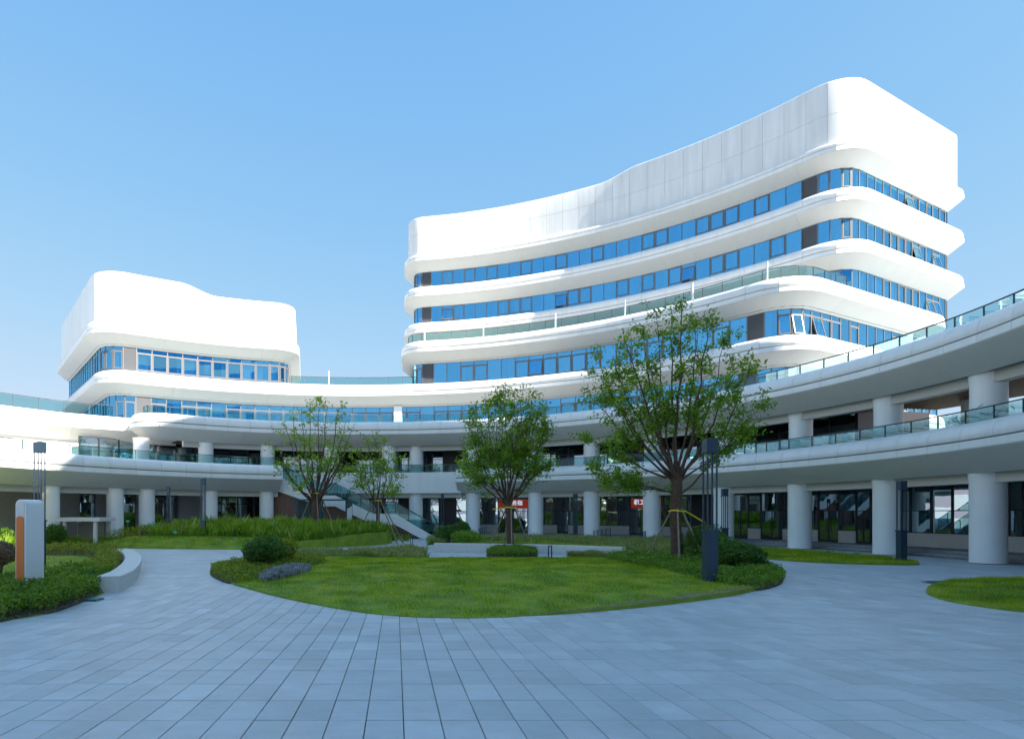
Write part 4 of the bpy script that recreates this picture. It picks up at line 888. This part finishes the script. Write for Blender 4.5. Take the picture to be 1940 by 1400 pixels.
# ------------------------------------------------------------------ pylon sign
px, pd = gp(57, 1139)[0], gp(57, 1139)[1]
pyl = thing('pylon_sign', (px, pd, 0), 'white rounded pylon sign with an orange face at left', 'sign')
def pylon():
    W, Dp, Hh = .29, .66, 2.62; rt = .14
    prof = [(-W/2, -.05), (W/2, -.05)]+[(W/2-rt+rt*math.cos(a), Hh-rt+rt*math.sin(a)) for a in np.linspace(0, math.pi/2, 8)]+[(-W/2+rt+rt*math.cos(a), Hh-rt+rt*math.sin(a)) for a in np.linspace(math.pi/2, math.pi, 8)]
    n = len(prof); V = [(x, -Dp/2, z) for x, z in prof]+[(x, Dp/2, z) for x, z in prof]; Fc = [tuple(range(n)), tuple(range(n, 2*n))[::-1]]+[(i, (i+1) % n, n+(i+1) % n, n+i) for i in range(n)]
    th = R_(-8); base = Vector((px, pd, 0))
    o = obj('body', mk('body', V, Fc, 'pylon_white', 35), pyl); o.rotation_euler = (0, 0, th); o.location = base
    def face(w2, z0, z1, y0, y1, mat, nm):
        r2_ = w2; pr = [(-w2, z0), (w2, z0)]+[(w2*math.cos(a), z1-w2*.6+w2*.6*math.sin(a)) for a in np.linspace(0, math.pi, 12)]; m_ = len(pr)
        V = [(x, y0, z) for x, z in pr]+[(x, y1, z) for x, z in pr]; Fc = [tuple(range(m_)), tuple(range(m_, 2*m_))[::-1]]+[(i, (i+1) % m_, m_+(i+1) % m_, m_+i) for i in range(m_)]
        q = obj(nm, mk(nm, V, Fc, mat, 35), pyl); q.rotation_euler = (0, 0, th); q.location = base
    face(.108, .05, Hh-.04, -Dp/2-.02, -Dp/2+.02, 'concrete_seat', 'end_inset'); face(.10, .05, Hh-.42, -Dp/2-.04, -Dp/2+.01, 'orange_face', 'orange_strip')
pylon()
# ------------------------------------------------------------------ curved white bench on the left
def arc_block(name, pts_front, depth_, h, mat, label, cat, z0=0., undercut=.0):
    P = Path(spline(pts_front, 8, False)+[pts_front[-1]]); mid = P.at(P.L/2)[0]; t = thing(name, (mid[0], mid[1], 0), label, cat)
    n = max(1, round(P.L/2.4))
    for i in range(n):
        V, Fc = sweep(P, P.L*i/n+(.003 if i else 0), P.L*(i+1)/n, [(-undercut, z0-.03), (0, z0+h-.02), (-.02, z0+h), (-depth_, z0+h), (-depth_+.0, z0+h-.1), (-depth_+undercut*2, z0-.03)], .25); obj('seat_block', mk('seat_block', V, Fc, mat, 30), t)
bf = [gp(226, 1122), gp(252, 1108), gp(266, 1090), gp(268, 1076), gp(258, 1063), gp(240, 1056)]
arc_block('curved_bench', bf, .62, .47, 'concrete_seat', 'curved pale stone bench beside the left hedge', 'bench', undercut=.05)
# curved seat wall, centre
sw = [gp(822, 1044), gp(900, 1045), gp(1000, 1047), (9.2, 35.0), gp(1178, 1054)]
arc_block('curved_seat_wall', sw, .55, .47, 'concrete_seat', 'long curved white seat wall behind the oval lawn', 'bench')
MB().prism([gp(1120, 1054), gp(1178, 1055), (12.2, 34.2), (9.5, 34.9)], 0, .22).build('seat_end', 'concrete_seat', [o for o in C.objects if o.name == 'curved_seat_wall'][0])
# inverted-U bollards
for x, yb, yt, dd, lab in ((1042, 1060, 1035, None, 'small inverted-U bollard light behind the oval lawn'), (780, 1034, 1020, None, 'small inverted-U bollard light by the path to the stair')):
    d = F*EYE/(yb-HY); X = (x-CX)*d/F; h = (yb-yt)*d/F; t = thing('bollard_light', (X, d, 0), lab, 'bollard')
    for s in (-1, 1): MB().box(X+s*.075-.022, X+s*.075+.022, d-.04, d+.04, -.05, h-.0).build('leg', 'steel_blue', t)
    MB().box(X-.097, X+.097, d-.041, d+.041, h, h+.05).build('top_bar', 'steel_blue', t)
# teal cover by the hedge, manhole on the right, mound signs
c_ = gp(170, 1137); t = thing('drain_cover', (*c_, 0), 'teal metal cover lying at the hedge edge', 'cover')
MB().box(c_[0]-.28, c_[0]+.28, c_[1]-.22, c_[1]+.22, .0, .035).box(c_[0]-.25, c_[0]+.25, c_[1]-.19, c_[1]+.19, .035, .05).build('plate', 'cover_teal', t)
c_ = gp(1795, 1105); t = thing('manhole_cover', (*c_, 0), 'dark manhole cover at the tip of the right lawn', 'cover')
MB().prism(arc(c_, .55, 0, 345, 15), .002, .03).build('lid', 'manhole_dark', t); MB().prism(arc(c_, .66, 0, 345, 15), .001, .016).build('rim', 'stone_step', t)
for x, y, z, lab in ((288, 993, .9, 'tiny teal plant sign high on the mound'), (332, 1008, .35, 'tiny teal plant sign on the bare soil of the mound'), (445, 1019, .3, 'tiny teal plant sign right of the mid lawn lamp'), (242, 987, 1., 'tiny teal plant sign near the pair of left columns')):
    d = 43 if y < 1000 else 41; p = at(x, y, d); g = mound_h(p.x, d); t = thing('plant_sign', (p.x, d, g), lab, 'sign'); MB().box(p.x-.11, p.x+.11, d-.01, d+.01, p.z-.06, p.z+.06).build('board', 'sign_teal', t); MB().box(p.x-.012, p.x+.012, d-.005, d+.015, g-.05, p.z-.06).build('stick', 'stake_wood', t)
# ------------------------------------------------------------------ stair, timber wall, shelter
SD0, SD1 = 55.0, 57.2
stair = thing('outdoor_stair', (-3, 56, 0), 'white outdoor stair with glass balustrade descending to the right', 'stair')
node = [(-10.2, 5.40), (-6.5, 3.75), (-5.3, 3.75), (-1.95, 2.15), (-.05, 2.15), (3.45, .10)]
top = node; low = [(x, z-.95) for x, z in node]; low[0] = (-10.2, 4.1); low[-1] = (3.45, 0.0); low.insert(-1, (2.2, 0.0))
for d0, nm in ((SD0, 'stringer'), (SD1-.12, 'stringer')):
    poly = top+low[::-1]; n = len(poly); tri = tessellate_polygon([[Vector((x, z, 0)) for x, z in poly]]); V = [(x, d0, z) for x, z in poly]+[(x, d0+.12, z) for x, z in poly]
    obj(nm, mk(nm, V, [tuple(i) for i in tri]+[tuple(n+j for j in i) for i in tri]+[(i, (i+1) % n, n+(i+1) % n, n+i) for i in range(n)], 'white_panel'), stair)
for i in range(len(node)-1):
    (x0, z0), (x1, z1) = node[i], node[i+1]
    if z0 == z1: MB().box(x0, x1, SD0+.12, SD1-.12, z0-.3, z0-.1).build('landing', 'stone_step', stair); continue
    k = round((z0-z1)/.16)
    for j in range(k): MB().box(x0+(x1-x0)*j/k, x0+(x1-x0)*(j+1)/k+.02, SD0+.12, SD1-.12, z0-(z0-z1)*(j+1)/k-.12, z0-(z0-z1)*(j+1)/k).build('tread', 'stone_step', stair)
for d0 in (SD0+.05, SD1-.07):
    for i in range(len(node)-1):
        (x0, z0), (x1, z1) = node[i], node[i+1]; k = max(1, round((x1-x0)/1.15))
        for j in range(k):
            a, b = j/k, (j+1)/k; xa, xb = x0+(x1-x0)*a, x0+(x1-x0)*b; za, zb = z0+(z1-z0)*a, z0+(z1-z0)*b
            MB().add([(xa+.03, d0, za-.02), (xb-.03, d0, zb-.02), (xb-.03, d0, zb+1.0), (xa+.03, d0, za+1.0), (xa+.03, d0+.012, za-.02), (xb-.03, d0+.012, zb-.02), (xb-.03, d0+.012, zb+1.0), (xa+.03, d0+.012, za+1.0)], [(0,1,2,3),(7,6,5,4),(0,4,5,1),(3,2,6,7),(0,3,7,4),(1,5,6,2)]).build('pane', 'glass_rail', stair)
            MB().box(xa-.025, xa+.025, d0-.02, d0+.03, za-.25, za+1.05).build('post', 'rail_dark', stair)
    MB().tube([(x, d0, z+1.06) for x, z in node], .03, 6).build('handrail', 'rail_dark', stair)
tw_ = thing('timber_wall', (-5, 55.5, 0), 'brown vertical-board timber wall under the stair', 'wall')
def under(x):
    for i in range(len(low)-1):
        if low[i][0] <= x <= low[i+1][0]: return low[i][1]+(low[i+1][1]-low[i][1])*(x-low[i][0])/(low[i+1][0]-low[i][0])
    return low[0][1]
x = -11.6
while x < 2.0:
    ha, hb = (under(x)-.02, under(x+.27)-.02); 
    if x < -10.2: ha = hb = 4.05
    d0 = SD0+.22+rnd.choice((0, 0, .025))
    if min(ha, hb) > .12: MB().add([(x+.008, d0, -.05), (x+.262, d0, -.05), (x+.262, d0, hb), (x+.008, d0, ha), (x+.008, d0+.05, -.05), (x+.262, d0+.05, -.05), (x+.262, d0+.05, hb), (x+.008, d0+.05, ha)], [(0,1,2,3),(7,6,5,4),(0,4,5,1),(3,2,6,7),(0,3,7,4),(1,5,6,2)]).build('plank', 'wood_plank', tw_)
    x += .27
sh = thing('bus_shelter', (-5.8, 52.3, 0), 'small dark teal steel shelter before the timber wall', 'shelter')
xa, xb = (562-CX)*52/F, (658-CX)*52/F; zt = EYE-(948-HY)*52/F
MB().box(xa-.45, xb+.25, 51.3, 53.0, zt, zt+.10).build('roof', 'steel_teal', sh)
for x_ in (xa, xa+1.95, xb-.12):
    for d_ in (51.5, 52.8): MB().box(x_, x_+.13, d_, d_+.13, 0, zt).build('post', 'steel_teal', sh)
for i in range(7): MB().box(xa+.16+i*.25, xa+.16+i*.25+.21, 52.84, 52.88, .25, zt-.05).build('slat', 'steel_teal', sh)
MB().box(xb-1.9, xb-.15, 52.84, 52.88, .2, 1.0).build('back_panel', 'panel_grey', sh)
V = [(xb+.03, 51.45, 1.0), (xb+.03, 51.45, zt-.35)]; 
bd = [(xb+.02, 1.02), (xb+.10, .95), (xb+.14, 1.08), (xb+.22, 1.0), (xb+.28, 1.12), (xb+.38, 1.05), (xb+.42, 1.15), (xb+.42, zt-.45), (xb+.3, zt-.5), (xb+.25, zt-.6), (xb+.1, zt-.62), (xb+.02, zt-.7)]
n = len(bd); V = [(a, 51.42, b_) for a, b_ in bd]+[(a, 51.44, b_) for a, b_ in bd]; obj('notice_board', mk('notice_board', V, [tuple(range(n)), tuple(range(n, 2*n))[::-1]]+[(i, (i+1) % n, n+(i+1) % n, n+i) for i in range(n)], 'poster_white'), sh)
MB().box(xb+.0, xb+.45, 51.46, 51.52, .3, zt).build('side_panel', 'steel_teal', sh)
# white flat canopy far left
cn = thing('low_canopy', (-24, 42, 0), 'low white flat canopy on posts before the left columns', 'canopy')
dc = 41.5; x0, x1 = (107-CX)*dc/F, (191-CX)*dc/F; zc = EYE-(984-HY)*dc/F
MB().box(x0, x1, dc-.2, dc+2.2, zc-.12, zc+.13).build('roof', 'concrete_seat', cn)
for x_ in (x0+.4, x1-.5): 
    for d_ in (dc, dc+1.9): MB().box(x_, x_+.2, d_, d_+.2, 0, zc-.12).build('post', 'concrete_seat', cn)
MB().box(x0+.65, x1-.55, dc+1.5, dc+1.6, 0, zc-.2).build('back_wall', 'wall_grey', cn)
# ramp railings before the columns
def ramp_rail(xa, xb, y0, y1, d, label):
    a = at(xa, y1, d); b = at(xb, y1, d); h = (y1-y0)*d/F; t = thing('ramp_railing', (a.x, d, 0), label, 'railing')
    for i in range(5):
        x_ = a.x+(b.x-a.x)*i/4; MB().box(x_-.025, x_+.025, d-.025, d+.025, .0, h*(.72+.28*i/4)+.2).build('post', 'steel_blue', t)
    for k in range(5):
        z = .25+(h-.05)*k/4.6; MB().tube([(a.x, d, z*.72+.05), (b.x, d, z)], .018, 5).build('bar', 'steel_blue', t)
ramp_rail(1125, 1156, 1001, 1020, 52.5, 'grey ramp railing right of a centre column')
ramp_rail(908, 921, 995, 1012, 58.5, 'grey ramp railing beside the bushes before the stair end')
ramp_rail(1210, 1226, 1006, 1022, 50, 'short grey ramp railing left of the tree-side column')
# LED banners over two doors
def banner(x0, x1, y0, y1, R, txt, label, small=''):
    a = np.array(ray(x0, cR, R)); b = np.array(ray(x1, cR, R)); d = b-a; th = math.atan2(d[1], d[0]); c_ = (a+b)/2; w_ = float(np.hypot(*d)); D = c_[1]; z0 = EYE-(y1-HY)*D/F; z1 = EYE-(y0-HY)*D/F
    t = thing('led_banner', (c_[0], c_[1], z0), label, 'sign'); h = z1-z0
    o = MB().box(-w_/2, w_/2, -.05, .05, 0, h).build('panel', 'led_red', t, world=False); o.rotation_euler = (0, 0, th)
    cu = bpy.data.curves.new('lettering', 'FONT'); cu.body = txt; cu.size = h*.62; cu.align_x = 'CENTER'; cu.align_y = 'CENTER'; cu.extrude = .004
    tmp = bpy.data.objects.new('lettering_source', cu); C.objects.link(tmp); me = bpy.data.meshes.new_from_object(tmp.evaluated_get(bpy.context.evaluated_depsgraph_get())); bpy.data.objects.remove(tmp)
    me.materials.clear(); me.materials.append(M['led_text']); q = bpy.data.objects.new('lettering', me); C.objects.link(q); q.parent = t; q.rotation_euler = (R_(90), 0, th); q.location = (math.sin(th)*.06, -math.cos(th)*.06, h*.58)
banner(944, 1006, 946, 963, 32.3, '服务指', 'red LED banner over the door behind the middle tree')
banner(1196, 1250, 944, 962, 32.3, '职工食堂', 'red LED banner with white characters beside the tree-side column')
# balcony plants on the right colonnade
def plant(x, y, d, label, seed):
    r = np.random.default_rng(seed); p = at(x, y, d); t = thing('potted_plant', (p.x, d, LZ[1]+.35), label, 'plant'); zb = LZ[1]+.35
    MB().prism(arc((p.x, d), .22, 0, 330, 30), zb, zb+.45).build('pot', 'frame_dark', t)
    cs = np.array([p.x, d, zb+1.15])+r.normal(size=(90, 3))*np.array([.38, .3, .28]); obj('foliage', quads_mesh('foliage', leaves(cs, .30, None, .25, .6, r), 4, 'leaf_bush'), t)
    st = MB()
    for i in range(6): st.tube([(p.x, d, zb+.4), tuple(cs[i])], .012, 4)
    st.build('stems', 'twig', t)
for i, (x, y, d, l) in enumerate(((1700, 815, 34.5, 'leafy potted plant on the balcony left of a right column'), (1822, 795, 30.5, 'leafy potted plant on the balcony between the two right columns'), (1885, 785, 28.4, 'leafy potted plant before the rightmost balcony column'), (1030, 875, 57, 'potted plant on the balcony behind the middle tree'), (870, 890, 59.5, 'potted plant on the balcony above the stair end'))): plant(x, y, d, l, 60+i)

# ------------------------------------------------------------------ neighbours: bright block behind the open colonnade, unseen block behind the camera, shaped to shade the court
blk = thing('shading_building', (42, -12, 0), 'unseen white block behind the viewpoint, shaped to shade the court', 'building')
SX, SY = math.sin(az), math.cos(az)
def uv(u, t): return (SX*t-SY*u, SY*t+SX*u)      # t towards the sun, u across it
TOP = [(-8, 48), (10, 50), (15, 57), (18, 62), (20.5, 67), (24, 71), (28, 74), (32, 76), (36, 76.6), (40, 75.2), (43.7, 72.5), (46.8, 69.2), (49, 66.2), (50.4, 63.2), (51.4, 59), (52.4, 57)]  # roof outline fitted to the shadow edge wanted on the podium
for (u0, h0), (u1, h1) in zip(TOP, TOP[1:]):
    p = [uv(u0, 38), uv(u1, 38), uv(u1, 54), uv(u0, 54)]; hh = [h0, h1, h1, h0]
    MB().add([(*q, 0) for q in p]+[(*q, z) for q, z in zip(p, hh)], [(3, 2, 1, 0), (4, 5, 6, 7), (0, 1, 5, 4), (1, 2, 6, 5), (2, 3, 7, 6), (3, 0, 4, 7)]).build('wall_block', 'white_panel', blk)
for j in range(10): MB().prism([uv(-7.9, 37.9), uv(52.2, 37.9), uv(52.2, 37.99), uv(-7.9, 37.99)], 1.6+j*4.4, 3.4+j*4.4).build('window_band', 'glass_blue', blk)
